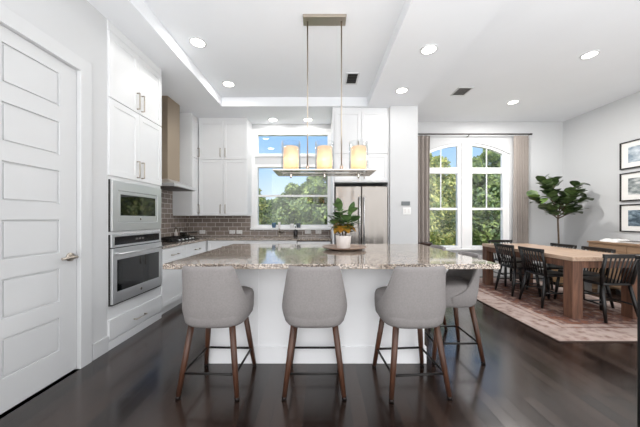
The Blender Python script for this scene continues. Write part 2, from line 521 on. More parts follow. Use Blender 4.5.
# ------------------------------------------------------------------ mesh helper
class MB:
    def __init__(self):
        self.v = []; self.f = []; self.sm = []
    def add(self, vs, fs, smooth=False):
        o = len(self.v)
        self.v += [tuple(p) for p in vs]
        for f in fs:
            self.f.append([i + o for i in f]); self.sm.append(smooth)
        return self
    def box(self, x0, x1, y0, y1, z0, z1):
        v = [(x, y, z) for z in (z0, z1) for y in (y0, y1) for x in (x0, x1)]
        return self.add(v, [(0, 2, 3, 1), (4, 5, 7, 6), (0, 1, 5, 4), (2, 6, 7, 3), (0, 4, 6, 2), (1, 3, 7, 5)])
    def tube(self, pts, rad, n=10, closed=False, caps=True):
        pts = [Vector(p) for p in pts]
        rads = rad if isinstance(rad, (list, tuple)) else [rad] * len(pts)
        vs = []; fs = []
        prev = None
        N = len(pts)
        for i, p in enumerate(pts):
            if closed:
                d = pts[(i + 1) % N] - pts[i - 1]
            elif i == 0: d = pts[1] - p
            elif i == N - 1: d = p - pts[-2]
            else: d = (pts[i + 1] - p).normalized() + (p - pts[i - 1]).normalized()
            d.normalize()
            if prev is None:
                a = Vector((0, 0, 1)) if abs(d.z) < 0.9 else Vector((1, 0, 0))
                u = d.cross(a).normalized()
            else:
                u = (prev - d * prev.dot(d)).normalized()
            prev = u
            w = d.cross(u)
            for k in range(n):
                t = 2 * math.pi * k / n
                vs.append(p + (u * math.cos(t) + w * math.sin(t)) * rads[i])
        for i in range(N if closed else N - 1):
            j = (i + 1) % N
            for k in range(n):
                k2 = (k + 1) % n
                fs.append((i * n + k, i * n + k2, j * n + k2, j * n + k))
        self.add(vs, fs, True)
        if caps and not closed:
            o = len(self.v) - len(vs)
            self.f.append([o + k for k in range(n)][::-1]); self.sm.append(False)
            self.f.append([o + (N - 1) * n + k for k in range(n)]); self.sm.append(False)
        return self
    def lathe(self, prof, c=(0, 0, 0), n=28, sx=1.0, sy=1.0, smooth=True):
        vs = []; fs = []
        for r, z in prof:
            for k in range(n):
                t = 2 * math.pi * k / n
                vs.append((c[0] + r * sx * math.cos(t), c[1] + r * sy * math.sin(t), c[2] + z))
        L = len(prof)
        for i in range(L - 1):
            for k in range(n):
                k2 = (k + 1) % n
                fs.append((i * n + k, i * n + k2, (i + 1) * n + k2, (i + 1) * n + k))
        o = len(self.v)
        self.add(vs, fs, smooth)
        if prof[0][0] > 1e-4:
            self.f.append([o + k for k in range(n)][::-1]); self.sm.append(False)
        if prof[-1][0] > 1e-4:
            self.f.append([o + (L - 1) * n + k for k in range(n)]); self.sm.append(False)
        return self
    def loft(self, rings, smooth=True):
        n = len(rings[0]); o = len(self.v)
        vs = [p for r in rings for p in r]; fs = []
        for i in range(len(rings) - 1):
            for k in range(n):
                k2 = (k + 1) % n
                fs.append((i * n + k, i * n + k2, (i + 1) * n + k2, (i + 1) * n + k))
        self.add(vs, fs, smooth)
        self.f.append([o + k for k in range(n)][::-1]); self.sm.append(False)
        self.f.append([o + (len(rings) - 1) * n + k for k in range(n)]); self.sm.append(False)
        return self
    def hf(self, us, vs, dep, mp, d0):
        """slab of cells: dep(i, j) is the face depth of a cell, None a hole"""
        idx = {}
        def V(u, v, d):
            k = (round(u, 5), round(v, 5), round(d, 5))
            if k not in idx:
                idx[k] = len(self.v); self.v.append(tuple(mp(u, v, d)))
            return idx[k]
        def F(*p):
            self.f.append(list(p)); self.sm.append(False)
        nu, nv = len(us) - 1, len(vs) - 1
        D = [[dep(i, j) for j in range(nv)] for i in range(nu)]
        g = lambda i, j: D[i][j] if 0 <= i < nu and 0 <= j < nv else None
        for i in range(nu):
            for j in range(nv):
                d = D[i][j]
                if d is None: continue
                u0, u1, v0, v1 = us[i], us[i + 1], vs[j], vs[j + 1]
                F(V(u0, v0, d), V(u1, v0, d), V(u1, v1, d), V(u0, v1, d))
                F(V(u0, v0, d0), V(u0, v1, d0), V(u1, v1, d0), V(u1, v0, d0))
                for (a, b_, pu, pv) in ((i - 1, j, (u0, v0), (u0, v1)), (i + 1, j, (u1, v0), (u1, v1)),
                                        (i, j - 1, (u0, v0), (u1, v0)), (i, j + 1, (u0, v1), (u1, v1))):
                    n_ = g(a, b_)
                    if n_ is None:
                        F(V(*pu, d), V(*pv, d), V(*pv, d0), V(*pu, d0))
                    elif n_ != d and (d > n_):
                        F(V(*pu, d), V(*pv, d), V(*pv, n_), V(*pu, n_))
        return self
    def ring(self, outer, inner, mp, d0, d1):
        """frame between two outlines of equal length, d0..d1 deep"""
        n = len(outer)
        vs = [mp(*p, d) for d in (d0, d1) for p in list(outer) + list(inner)]
        fs = []
        for k in range(n):
            q = (k + 1) % n
            fs.append((k, q, n + q, n + k))
            fs.append((2 * n + k, 3 * n + k, 3 * n + q, 2 * n + q))
            fs.append((k, 2 * n + k, 2 * n + q, q))
            fs.append((n + k, n + q, 3 * n + q, 3 * n + k))
        return self.add(vs, fs)
    def prism(self, poly, mp, d0, d1):
        n = len(poly)
        vs = [mp(*p, d) for d in (d0, d1) for p in poly]
        fs = [tuple(range(n))[::-1], tuple(range(n, 2 * n))]
        for k in range(n):
            q = (k + 1) % n
            fs.append((k, q, n + q, n + k))
        return self.add(vs, fs)
    def leaf(self, base, d, L, wd, droop=0.3, fold=0.18, n=5):
        d = Vector(d).normalized(); up = Vector((0, 0, 1))
        s = d.cross(up)
        if s.length < 1e-3: s = d.cross(Vector((1, 0, 0)))
        s.normalize(); nn = s.cross(d).normalized()
        rows = []
        for i in range(n + 1):
            t = i / n
            wv = wd * (0.12 + 1.25 * math.sin(math.pi * min(1, t ** 0.75 * 0.93 + 0.03)) ** 0.8 * (0.7 + 0.5 * t)) * 0.5
            if i == n: wv *= 0.35
            c = Vector(base) + d * (L * t) - Vector((0, 0, 1)) * (droop * L * t * t)
            rows.append((c - s * wv + nn * wv * fold, c - nn * 0.0, c + s * wv + nn * wv * fold))
        vs = [p for r in rows for p in r]
        fs = []
        for i in range(n):
            a = i * 3
            fs += [(a, a + 1, a + 4, a + 3), (a + 1, a + 2, a + 5, a + 4)]
        return self.add(vs, fs, True)
    def build(self, name, mat, parent=None, bevel=0.0, seg=2, subsurf=0, solid=0.0, fix=True, origin=None):
        root = parent
        off = Vector((0, 0, 0))
        if parent is not None:
            while root.parent is not None: root = root.parent
            off = root.location.copy()
        else:
            if origin is not None:
                off = Vector(origin)
            else:
                xs = [p[0] for p in self.v]; ys = [p[1] for p in self.v]; zs = [p[2] for p in self.v]
                off = Vector(((min(xs) + max(xs)) / 2, (min(ys) + max(ys)) / 2, min(zs)))
        me = bpy.data.meshes.new(name)
        me.from_pydata([tuple(Vector(p) - off) for p in self.v], [], self.f)
        me.polygons.foreach_set('use_smooth', self.sm)
        if fix:
            bm = bmesh.new(); bm.from_mesh(me)
            bmesh.ops.recalc_face_normals(bm, faces=bm.faces)
            bm.to_mesh(me); bm.free()
        me.materials.append(M[mat])
        o = bpy.data.objects.new(name, me)
        COL.objects.link(o)
        if parent is not None: o.parent = parent
        else: o.location = off
        if solid:
            md = o.modifiers.new('solid', 'SOLIDIFY'); md.thickness = solid; md.offset = -1
        if bevel:
            md = o.modifiers.new('bevel', 'BEVEL'); md.width = bevel; md.segments = seg
            md.limit_method = 'ANGLE'; md.angle_limit = R(40)
        if subsurf:
            md = o.modifiers.new('sub', 'SUBSURF'); md.levels = subsurf; md.render_levels = subsurf
        return o

def B(*a): return MB().box(*a)

def tag(o, label, cat, group=None, kind=None):
    o['label'] = label; o['category'] = cat
    if group: o['group'] = group
    if kind: o['kind'] = kind
    return o

def thing(name, label, cat, loc, group=None):
    o = bpy.data.objects.new(name, None)
    o.empty_display_size = 0.05
    COL.objects.link(o)
    o.location = loc
    return tag(o, label, cat, group)

def struct(name, mb, mat, **kw):
    o = mb.build(name, mat, None, origin=(0, 0, 0), **kw)
    o['kind'] = 'structure'
    return o

def dup(root, loc, rz, label, group=None):
    r = root.copy(); COL.objects.link(r)
    r.location = loc; r.rotation_euler = (0, 0, rz); r['label'] = label
    if group: r['group'] = group
    for ch in list(root.children):
        c = ch.copy(); COL.objects.link(c); c.parent = r
        for g in list(ch.children):
            d = g.copy(); COL.objects.link(d); d.parent = c
    return r

# outward-facing maps: u runs along the front, v is height, d comes out of it
def face_x(X): return lambda u, v, d: (X + d, u, v)          # faces +X
def face_mx(X): return lambda u, v, d: (X - d, u, v)         # faces -X
def face_my(Y): return lambda u, v, d: (u, Y - d, v)         # faces -Y

def shaker(mp, u0, u1, v0, v1, t=0.02, fr=0.06, rec=0.008):
    us = [u0, u0 + fr, u1 - fr, u1]; vs = [v0, v0 + fr, v1 - fr, v1]
    return MB().hf(us, vs, lambda i, j: t - rec if (i == 1 and j == 1) else t, mp, 0.0)

def flat_front(mp, u0, u1, v0, v1, t=0.02):
    return MB().hf([u0, u1], [v0, v1], lambda i, j: t, mp, 0.0)

def pull(mp, p0, p1, out=0.032, r=0.0075, base=0.02):
    (a, b_), (c, d) = p0, p1
    return MB().tube([mp(a, b_, base), mp(a, b_, base + out), mp(c, d, base + out), mp(c, d, base)], r, 8)

def light_at(name, kind, loc, energy, size=0.1, col=(1, 0.95, 0.88), parent=None):
    l = bpy.data.lights.new(name, kind)
    l.energy = energy; l.color = col
    if kind == 'AREA':
        l.shape = 'DISK'; l.size = size
    else:
        l.shadow_soft_size = size
    o = bpy.data.objects.new(name, l); COL.objects.link(o)
    if parent is not None:
        o.parent = parent; o.location = Vector(loc) - parent.location
    else: o.location = loc
    return o

# ================================================================== SETTING
PX = -2.0            # pantry wall / oven tower face
KX = -2.6            # kitchen side wall
BY = 5.30            # kitchen back wall
DY = 5.82            # dining back wall
RX = 5.28            # right wall
CEIL = 3.116
FRONT = -0.4         # rooms cut off behind the camera, left open for the added fill light

struct('floor', B(-2.8, RX + 0.15, FRONT, DY + 0.15, -0.1, 0.0), 'floor')

zz = lambda u, v, d: (u, v, d)
struct('ceiling', MB().hf([-2.8, -1.638, 0.79, 1.62, RX + 0.15], [FRONT, 0.3, 4.46, DY + 0.15],
       lambda i, j: {(1, 1): CEIL + 0.15}.get((i, j), 3.35 if i == 3 else CEIL), zz, 3.6), 'ceil', fix=False)

# pantry wall with the door opening
DN, DF = 1.54, 2.22                       # door leaf along Y
DT = 2.47
struct('wall_left', MB().hf([FRONT, DN - 0.012, DF + 0.012, 2.514], [0, DT + 0.012, CEIL],
       lambda i, j: None if (i == 1 and j == 0) else 0.0, face_x(PX), -0.12), 'wall')
struct('wall_kitchen', B(KX - 0.15, KX, 2.4, BY + 0.15, 0, CEIL), 'wall')
# kitchen back wall with two window openings
WX0, WX1 = -1.285, 0.205
struct('wall_back', MB().hf([KX - 0.15, WX0, WX1, 1.17], [0, 1.07, 2.315, 2.475, 2.96, CEIL],
       lambda i, j: None if (i == 1 and j in (1, 3)) else 0.0, face_my(BY), -0.15), 'wall')
struct('wall_partition', B(1.165, 1.625, 4.45, DY + 0.15, 0, CEIL + 0.2), 'wall')
struct('wall_right', B(RX, RX + 0.15, FRONT, DY + 0.15, 0, 3.4), 'wall')

# dining back wall with one arched opening
AX, AW, SILL = 3.175, 0.955, 0.60
AR = (AW ** 2 + 0.25 ** 2) / (2 * 0.25)
def arch_z(x, inset=0.0):
    return (2.90 - AR) + math.sqrt(max(0, (AR - inset) ** 2 - (x - AX) ** 2))
def dining_wall():
    mb = MB()
    X0, X1 = AX - AW, AX + AW
    mp = face_my(DY)
    n = 28
    top = [(X0 + (X1 - X0) * k / n, arch_z(X0 + (X1 - X0) * k / n)) for k in range(n + 1)]
    inner = [(X0, SILL), (X1, SILL)] + top[::-1]
    H = 3.4
    outer = [(1.62, 0), (RX + 0.1, 0)] + [(1.62 + (RX + 0.1 - 1.62) * k / n, H) for k in range(n + 1)][::-1]
    return mb.ring(outer, inner, mp, 0.0, -0.15)
struct('wall_dining', dining_wall(), 'wall', fix=True)

# baseboards
struct('baseboard_left', B(PX, PX + 0.018, DF + 0.125, 2.514, 0, 0.145), 'trim', bevel=0.004)
struct('baseboard_partition', B(1.625, 1.643, 4.45, DY, 0, 0.145), 'trim', bevel=0.004)
struct('baseboard_dining', B(1.643, RX, DY - 0.018, DY, 0, 0.145), 'trim', bevel=0.004)
struct('baseboard_right', B(RX - 0.018, RX, FRONT, DY - 0.018, 0, 0.145), 'trim', bevel=0.004)

# pantry door
cw = 0.11
struct('trim_1', MB().ring([(DN - cw, 0), (DN - cw, DT + cw), (DF + cw, DT + cw), (DF + cw, 0)],
       [(DN, 0), (DN, DT), (DF, DT), (DF, 0)], face_x(PX), -0.10, 0.02), 'trim', bevel=0.003)
d_us = [DN + 0.004, DN + 0.155, DF - 0.15, DF - 0.004]
d_vs = [0.008]
for k in range(6):
    z0 = 0.225 + k * 0.377
    d_vs += [z0, z0 + 0.255]
d_vs.append(DT - 0.004)
dm = MB()
rim = 0.014
us2 = [d_us[0], d_us[1], d_us[1] + rim, d_us[2] - rim, d_us[2], d_us[3]]
vs2 = [d_vs[0]]
for k in range(6):
    a, c = d_vs[1 + 2 * k], d_vs[2 + 2 * k]
    vs2 += [a, a + rim, c - rim, c]
vs2.append(d_vs[-1])
def ddep(i, j):
    if i in (0, 4) or j % 4 == 0: return 0.0
    if i in (1, 3) or j % 4 in (1, 3): return -0.014
    return -0.004
door = struct('door_1', dm.hf(us2, vs2, ddep, face_x(PX - 0.012), -0.042), 'trim', bevel=0.002)
hm = MB().lathe([(0.0, 0), (0.034, 0), (0.034, 0.010), (0.0, 0.010)], n=20)
hm.v = [(PX - 0.012 + z, DF - 0.065 + x, 0.935 + y) for x, y, z in hm.v]
hd = hm.build('door_rosette', 'nickel', door)
MB().tube([(PX - 0.004, DF - 0.065, 0.935), (PX + 0.045, DF - 0.065, 0.935), (PX + 0.05, DF - 0.085, 0.935), (PX + 0.048, DF - 0.19, 0.935)],
          [0.012, 0.012, 0.012, 0.010], 10).build('door_lever', 'nickel', hd)

# kitchen windows: fixed transom above, single hung below
def kitchen_window(n, z0, z1, rail):
    mp = face_my(BY)
    f = MB()
    fw = 0.055
    us = [WX0, WX0 + fw, WX1 - fw, WX1]
    vs = [z0, z0 + fw] + ([rail - 0.018, rail + 0.018] if rail else []) + [z1 - fw, z1]
    def dep(i, j):
        if i in (0, 2) or j in (0, len(vs) - 2): return 0.015
        if rail and j == 2: return -0.02
        return None
    w = struct('window_%d' % n, f.hf(us, vs, dep, mp, -0.10), 'sash', bevel=0.003)
    B(WX0 + fw - 0.01, WX1 - fw + 0.01, BY + 0.05, BY + 0.056, z0 + fw - 0.01, z1 - fw + 0.01).build('pane', 'pane', w)
    return w
kitchen_window(1, 2.475, 2.96, None)
w2 = kitchen_window(2, 1.07, 2.315, 1.70)
struct('trim_2', MB().ring([(-1.365, 1.03), (-1.365, 3.02), (0.235, 3.02), (0.235, 1.03)],
       [(WX0, 1.07), (WX0, 2.96), (WX1, 2.96), (WX1, 1.07)], face_my(BY), 0.0, 0.02), 'sash', bevel=0.003)
struct('trim_3', B(-1.36, 0.23, BY - 0.10, BY + 0.02, 1.03, 1.068), 'sash', bevel=0.004)

# dining windows under the shared arch
def arch_window(n, x0, x1, gx0, gx1):
    mp = face_my(DY)
    N = 14
    def outline(a, b_, zlo, ins):
        pts = [(a, zlo), (b_, zlo)]
        return pts + [(b_ + (a - b_) * k / N, arch_z(b_ + (a - b_) * k / N, ins)) for k in range(N + 1)]
    f = MB().ring(outline(x0, x1, SILL, 0.0), outline(gx0, gx1, 0.655, 0.055), mp, -0.11, -0.03)
    w = struct('window_%d' % n, f, 'sash')
    B(gx0 - 0.01, gx1 + 0.01, DY + 0.04, DY + 0.10, 2.235, 2.365).build('transom_bar', 'sash', w, bevel=0.006)
    B(gx0 - 0.01, gx1 + 0.01, DY + 0.05, DY + 0.09, 1.435, 1.485).build('sash_rail', 'sash', w, bevel=0.004)
    xm = (gx0 + gx1) / 2
    B(xm - 0.009, xm + 0.009, DY + 0.06, DY + 0.08, 1.485, 2.235).build('muntin', 'sash', w)
    B(xm - 0.009, xm + 0.009, DY + 0.06, DY + 0.08, 2.365, arch_z(xm, 0.05)).build('muntin', 'sash', w)
    g = MB().prism(outline(gx0 - 0.01, gx1 + 0.01, 0.645, 0.045), mp, -0.068, -0.072)
    g.build('pane', 'pane', w)
arch_window(3, AX - AW, 3.085, 2.30, 3.005)
arch_window(4, 3.285, AX + AW, 3.32, 3.995)
def mull():
    a, b_ = 3.085, 3.285
    pts = [(a, SILL), (b_, SILL), (b_, arch_z(b_)), (a, arch_z(a))]
    return MB().prism(pts, face_my(DY), -0.14, 0.0)
struct('trim_4', mull(), 'sash')
struct('trim_5', B(AX - AW - 0.03, AX + AW + 0.03, DY - 0.06, DY + 0.10, SILL - 0.035, SILL), 'sash', bevel=0.004)

# tile backsplash
struct('wall_tile_back', MB().hf([KX + 0.012, -1.365, 0.22], [0.90, 1.03, 1.345], lambda i, j: None if (i == 1 and j == 1) else 0.010, face_my(BY), 0.0), 'tile_b')
struct('wall_tile_kitchen', MB().hf([3.362, 3.80, 4.71, BY - 0.001], [0.90, 1.345, 1.78], lambda i, j: None if (i == 2 and j == 1) else 0.010, face_x(KX), 0.0), 'tile_l')

# ================================================================== KITCHEN, SIDE RUN
CT = 0.90                                 # worktop height
T0, T1 = 2.516, 3.36
fx = face_x(PX)
t = thing('oven_tower_cabinet', 'tall white oven tower with paired upper doors and one bottom drawer', 'cabinet', ((PX + KX) / 2, (T0 + T1) / 2, 0))
MB().hf([T0, T0 + 0.04, T1 - 0.04, T1], [0, 0.41, 1.105, 1.62, CEIL - 0.002], lambda i, j: 0.0 if (i != 1 or j in (0, 3)) else (-0.5), fx, KX - PX + 0.001).build('body', 'cab', t)
B(PX - 0.49, PX, T0 + 0.04, T1 - 0.04, 1.09, 1.118).build('shelf', 'cab', t)
mid = (T0 + T1) / 2
for (a, b_, side) in ((T0 + 0.006, mid - 0.002, 1), (mid + 0.002, T1 - 0.006, -1)):
    d = shaker(fx, a, b_, 2.395, 3.02).build('door', 'cab', t, bevel=0.002)
    hy = b_ - 0.035 if side == 1 else a + 0.035
    pull(fx, (hy, 2.43), (hy, 2.60)).build('pull_handle', 'nickel', d)
    d = shaker(fx, a, b_, 1.655, 2.385).build('door', 'cab', t, bevel=0.002)
    pull(fx, (hy, 1.69), (hy, 1.86)).build('pull_handle', 'nickel', d)
d = flat_front(fx, T0 + 0.006, T1 - 0.006, 0.10, 0.285).build('drawer', 'cab', t, bevel=0.002)
pull(fx, (mid - 0.085, 0.175), (mid + 0.085, 0.175)).build('pull_handle', 'nickel', d)
B(PX, PX + 0.015, T0, T1, 0, 0.08).build('plinth', 'cab', t, bevel=0.003)
B(PX, PX + 0.012, T0, T1, 3.03, CEIL - 0.002).build('frieze', 'cab', t)

def badge(mp, u, v, d, r, parent):
    ring_ = MB()
    n = 20
    pts = [mp(u + r * math.cos(2 * math.pi * k / n), v + r * math.sin(2 * math.pi * k / n), d) for k in range(n)]
    disc = MB().prism([(u + r * math.cos(2 * math.pi * k / n), v + r * math.sin(2 * math.pi * k / n)) for k in range(n)], mp, d - 0.002, d)
    b0 = disc.build('badge', 'gap', parent)
    ring_.tube(pts, 0.0014, 6, closed=True)
    ring_.build("badge_ring", "chrome", b0)
    curl = [mp(u + r * 0.55 * (1 - 0.6 * k / 14) * math.cos(0.6 * k), v + r * 0.55 * (1 - 0.6 * k / 14) * math.sin(0.6 * k), d + 0.001) for k in range(14)]
    MB().tube(curl, 0.0012, 5).build('badge_monogram', 'chrome', b0)

# microwave
O0, O1 = 2.535, 3.32
fo = face_x(PX)
mw = thing('microwave_oven', 'built-in stainless steel microwave above the wall oven', 'microwave', (PX - 0.2, mid, 1.12))
MB().hf([O0, O0 + 0.075, O1 - 0.075, O1], [1.122, 1.205, 1.52, 1.615], lambda i, j: 0.0152 if (i, j) == (1, 1) else 0.035, fo, 0.014).build('trim_frame', 'steel', mw, bevel=0.003)
B(PX - 0.42, PX - 0.001, O0 + 0.06, O1 - 0.06, 1.13, 1.60).build('body', 'gap', mw)
B(PX + 0.0005, PX + 0.0138, O0 - 0.004, O1 + 0.004, 1.119, 1.617).build('shaded_side', 'gap', mw)  # dark slab painted for the shadow line beside the steel
m0, m1 = O0 + 0.082, O1 - 0.082
dd = MB().hf([m0, m0 + 0.028, m1 - 0.028, m1], [1.212, 1.272, 1.485, 1.513], lambda i, j: 0.028 if (i, j) == (1, 1) else 0.032, fo, 0.0151).build('door', 'steel', mw, bevel=0.002)
B(PX + 0.0285, PX + 0.031, m0 + 0.03, m1 - 0.03, 1.274, 1.483).build('door_glass', 'darkglass', dd)
badge(fo, mid, 1.238, 0.034, 0.011, mw)

# wall oven
ov = thing('wall_oven', 'stainless steel wall oven with bar handle and dark glass door', 'oven', (PX - 0.2, mid, 0.415))
B(PX - 0.47, PX - 0.001, O0 + 0.03, O1 - 0.03, 0.43, 1.085).build('body', 'gap', ov)
cp = MB().hf([O0, O0 + 0.035, O1 - 0.035, O1], [0.965, 0.985, 1.068, 1.09], lambda i, j: 0.028 if (i, j) == (1, 1) else 0.032, fo, 0.0142).build('control_panel', 'steel', ov, bevel=0.002)
B(PX + 0.0285, PX + 0.031, O0 + 0.037, O1 - 0.037, 0.987, 1.066).build('display', 'display', cp)
for k in range(3):
    B(PX + 0.0305, PX + 0.0315, mid - 0.075 + k * 0.05, mid - 0.04 + k * 0.05, 1.02, 1.04).build('display_digits', 'vent', cp)
od = MB().hf([O0, O0 + 0.055, O1 - 0.055, O1], [0.425, 0.535, 0.845, 0.955], lambda i, j: 0.034 if (i, j) == (1, 1) else 0.040, fo, 0.0142).build('door', 'steel', ov, bevel=0.003)
B(PX + 0.0345, PX + 0.039, O0 + 0.057, O1 - 0.057, 0.537, 0.843).build('door_glass', 'darkglass', od)
pull(fo, (O0 + 0.05, 0.905), (O1 - 0.05, 0.905), out=0.045, r=0.011, base=0.038).build('bar_handle', 'steel', od)
badge(fo, mid, 0.48, 0.042, 0.013, ov)
B(PX + 0.0142, PX + 0.03, O0, O1, 0.412, 0.424).build('bottom_trim', 'gap', ov)
B(PX + 0.0005, PX + 0.014, O0 - 0.004, O1 + 0.004, 0.412, 1.09).build('shaded_side', 'gap', ov)  # shade along the oven's side, put into the slab's dark colour

# base cabinets under the side worktop
def base_unit_x(y0, y1, label, doors):
    c = thing('base_cabinet', label, 'cabinet', ((PX + KX) / 2, (y0 + y1) / 2, 0), 'base cabinets along the hob wall')
    B(KX + 0.001, PX, y0, y1, 0.10, CT - 0.036).build('body', 'cab', c)
    B(KX + 0.001, PX - 0.05, y0, y1, 0, 0.10).build('plinth', 'cab', c)
    d = shaker(fx, y0 + 0.004, y1 - 0.004, 0.66, 0.855, fr=0.045).build('drawer', 'cab', c, bevel=0.002)
    ym = (y0 + y1) / 2
    pull(fx, (ym - 0.08, 0.76), (ym + 0.08, 0.76)).build('pull_handle', 'nickel', d)
    w = (y1 - y0) / doors
    for k in range(doors):
        a, b_ = y0 + k * w + 0.004, y0 + (k + 1) * w - 0.004
        d = shaker(fx, a, b_, 0.115, 0.65).build('door', 'cab', c, bevel=0.002)
        hy = b_ - 0.04 if k == 0 else a + 0.04
        pull(fx, (hy, 0.45), (hy, 0.61)).build('pull_handle', 'nickel', d)
base_unit_x(3.362, 3.93, 'white base cabinet with drawer directly beside the oven tower', 1)
base_unit_x(3.932, 4.70, 'white base cabinet with wide drawer directly beneath the black hob', 2)

# base run along the back wall
FY = 4.69
fb = face_my(FY)
def base_unit_y(x0, x1, label, doors, sink=False):
    c = thing('base_cabinet', label, 'cabinet', ((x0 + x1) / 2, (FY + BY) / 2, 0), 'base cabinets along the window wall')
    if sink:
        MB().hf([x0, x0 + 0.02, x1 - 0.02, x1], [FY, FY + 0.02, BY - 0.03, BY - 0.002], lambda i, j: CT - 0.036 if (i != 1 or j != 1) else 0.12, zz, 0.10).build('body', 'cab', c)
    else:
        B(x0, x1, FY, BY - 0.002, 0.10, CT - 0.036).build('body', 'cab', c)
    B(x0, x1, FY + 0.05, BY - 0.002, 0, 0.10).build('plinth', 'cab', c)
    w = (x1 - x0) / doors
    for k in range(doors):
        a, b_ = x0 + k * w + 0.004, x0 + (k + 1) * w - 0.004
        d = shaker(fb, a, b_, 0.68, 0.855, fr=0.045).build('drawer', 'cab', c, bevel=0.002)
        pull(fb, ((a + b_) / 2 - 0.06, 0.765), ((a + b_) / 2 + 0.06, 0.765)).build('pull_handle', 'nickel', d)
        d = shaker(fb, a, b_, 0.115, 0.67).build('door', 'cab', c, bevel=0.002)
        hx = b_ - 0.04 if k % 2 == 0 else a + 0.04
        pull(fb, (hx, 0.47), (hx, 0.63)).build('pull_handle', 'nickel', d)
base_unit_y(-1.965, -1.302, 'white base cabinet in the corner beside the hob run', 1)
base_unit_y(-1.300, -0.412, 'white sink cabinet below the tap and kitchen window', 2, True)
dw = thing('dishwasher', 'white panelled dishwasher with dark gap between sink and fridge', 'dishwasher', (-0.10, 5.0, 0))
B(-0.405, 0.195, FY + 0.01, BY - 0.01, 0.09, CT - 0.038).build('body', 'gap', dw)
dp = shaker(fb, -0.395, 0.185, 0.11, 0.845).build('door', 'cab', dw, bevel=0.002)
pull(fb, (-0.30, 0.80), (0.09, 0.80), r=0.007).build('bar_handle', 'nickel', dp)

# worktop (one L-shaped slab with a sink cut-out)
SX0, SX1, SY0, SY1 = -1.14, -0.50, 4.76, 5.14
wt_ = MB().hf([KX + 0.001, PX + 0.03, SX0, SX1, 0.205], [3.362, 4.66, SY0, SY1, BY - 0.001],
              lambda i, j: None if (i >= 1 and j == 0) or (i == 2 and j == 2) else CT, zz, CT - 0.035)
tag(wt_.build('kitchen_worktop', 'granite', bevel=0.003), 'speckled granite worktop running along the hob and window walls', 'worktop')
sk = thing('undermount_sink', 'steel undermount sink let into worktop under the window', 'sink', ((SX0 + SX1) / 2, (SY0 + SY1) / 2, 0.66))
MB().hf([SX0 - 0.015, SX0 + 0.004, SX1 - 0.004, SX1 + 0.015], [SY0 - 0.01, SY0 + 0.004, SY1 - 0.004, SY1 + 0.01],
        lambda i, j: 0.67 if (i, j) == (1, 1) else CT - 0.0365, zz, 0.66).build('basin', 'steelx', sk)
MB().lathe([(0.0, 0), (0.04, 0), (0.04, 0.004), (0.0, 0.004)], (-0.82, 4.95, 0.6705)).build('drain', 'chrome', sk)
fc = thing('kitchen_tap', 'nickel kitchen tap with arched spout behind the sink', 'tap', (-0.79, 5.20, CT))
MB().lathe([(0.028, 0), (0.028, 0.008), (0.018, 0.02), (0.016, 0.06)], (-0.79, 5.20, CT + 0.001)).build('base', 'nickel', fc)
MB().tube([(-0.79, 5.20, CT + 0.05), (-0.79, 5.20, CT + 0.10), (-0.787, 5.18, CT + 0.145), (-0.783, 5.13, CT + 0.16), (-0.778, 5.07, CT + 0.145), (-0.776, 5.05, CT + 0.11)], 0.011, 10).build('spout', 'nickel', fc)
MB().tube([(-0.775, 5.20, CT + 0.06), (-0.73, 5.19, CT + 0.09), (-0.70, 5.185, CT + 0.12)], [0.009, 0.008, 0.006], 8).build('handle', 'nickel', fc)

# hob
hob = thing('gas_hob', 'black gas hob with cast iron grates under the hood', 'hob', (-2.30, 4.25, CT))
B(-2.52, -2.08, 3.87, 4.63, CT + 0.0005, CT + 0.010).build('plate', 'black', hob, bevel=0.003)
for cx_, y0 in ((0, 3.89), (1, 4.135), (2, 4.38)):
    g = MB()
    y1 = y0 + 0.235
    zt = CT + 0.05
    for y in (y0, y0 + 0.1175, y1): g.box(-2.50, -2.16, y - 0.006, y + 0.006, zt - 0.012, zt)
    for x in (-2.50, -2.39, -2.27, -2.16): g.box(x - 0.006, x + 0.006, y0 - 0.006, y1 + 0.006, zt - 0.012, zt)
    for x in (-2.50, -2.16):
        for y in (y0, y1): g.box(x - 0.008, x + 0.008, y - 0.008, y + 0.008, CT + 0.009, zt - 0.005)
    g.build('grate', 'blackmetal', hob)
for x, y in ((-2.42, 3.98), (-2.24, 3.98), (-2.33, 4.25), (-2.42, 4.5), (-2.24, 4.5)):
    MB().lathe([(0.045, 0), (0.045, 0.012), (0.03, 0.02), (0, 0.022)], (x, y, CT + 0.010), 18).build('burner', 'black', hob)
for k in range(5):
    MB().lathe([(0.018, 0), (0.016, 0.022), (0, 0.022)], (-2.115, 4.03 + k * 0.11, CT + 0.010), 14).build('knob', 'steel', hob)

# things by the hob
k_ = thing('oil_cruet', 'small pale oil cruet with steel stopper right of the hob', 'bottle', (-2.545, 4.74, CT))
MB().lathe([(0.0, 0), (0.028, 0), (0.028, 0.09), (0.012, 0.125), (0.010, 0.16), (0.0, 0.16)], (-2.548, 4.74, CT + 0.001), 16).build('bottle_body', 'ceramic', k_)
MB().lathe([(0.013, 0), (0.013, 0.03), (0.005, 0.05), (0, 0.05)], (-2.548, 4.74, CT + 0.158), 12).build('stopper', 'chrome', k_)
k_ = thing('pepper_mill', 'pale waisted pepper mill just right of the oil cruet', 'mill', (-2.50, 4.83, CT))
MB().lathe([(0.025, 0), (0.025, 0.03), (0.017, 0.07), (0.022, 0.12), (0.0, 0.125)], (-2.50, 4.83, CT + 0.001), 16).build('mill_body', 'linen', k_)
MB().lathe([(0.012, 0), (0.02, 0.015), (0.012, 0.04), (0, 0.042)], (-2.50, 4.83, CT + 0.126), 14).build('mill_cap', 'chrome', k_)
k_ = thing('steel_saucepan', 'small shiny saucepan on the far end of the hob', 'saucepan', (-2.27, 4.50, CT + 0.05))
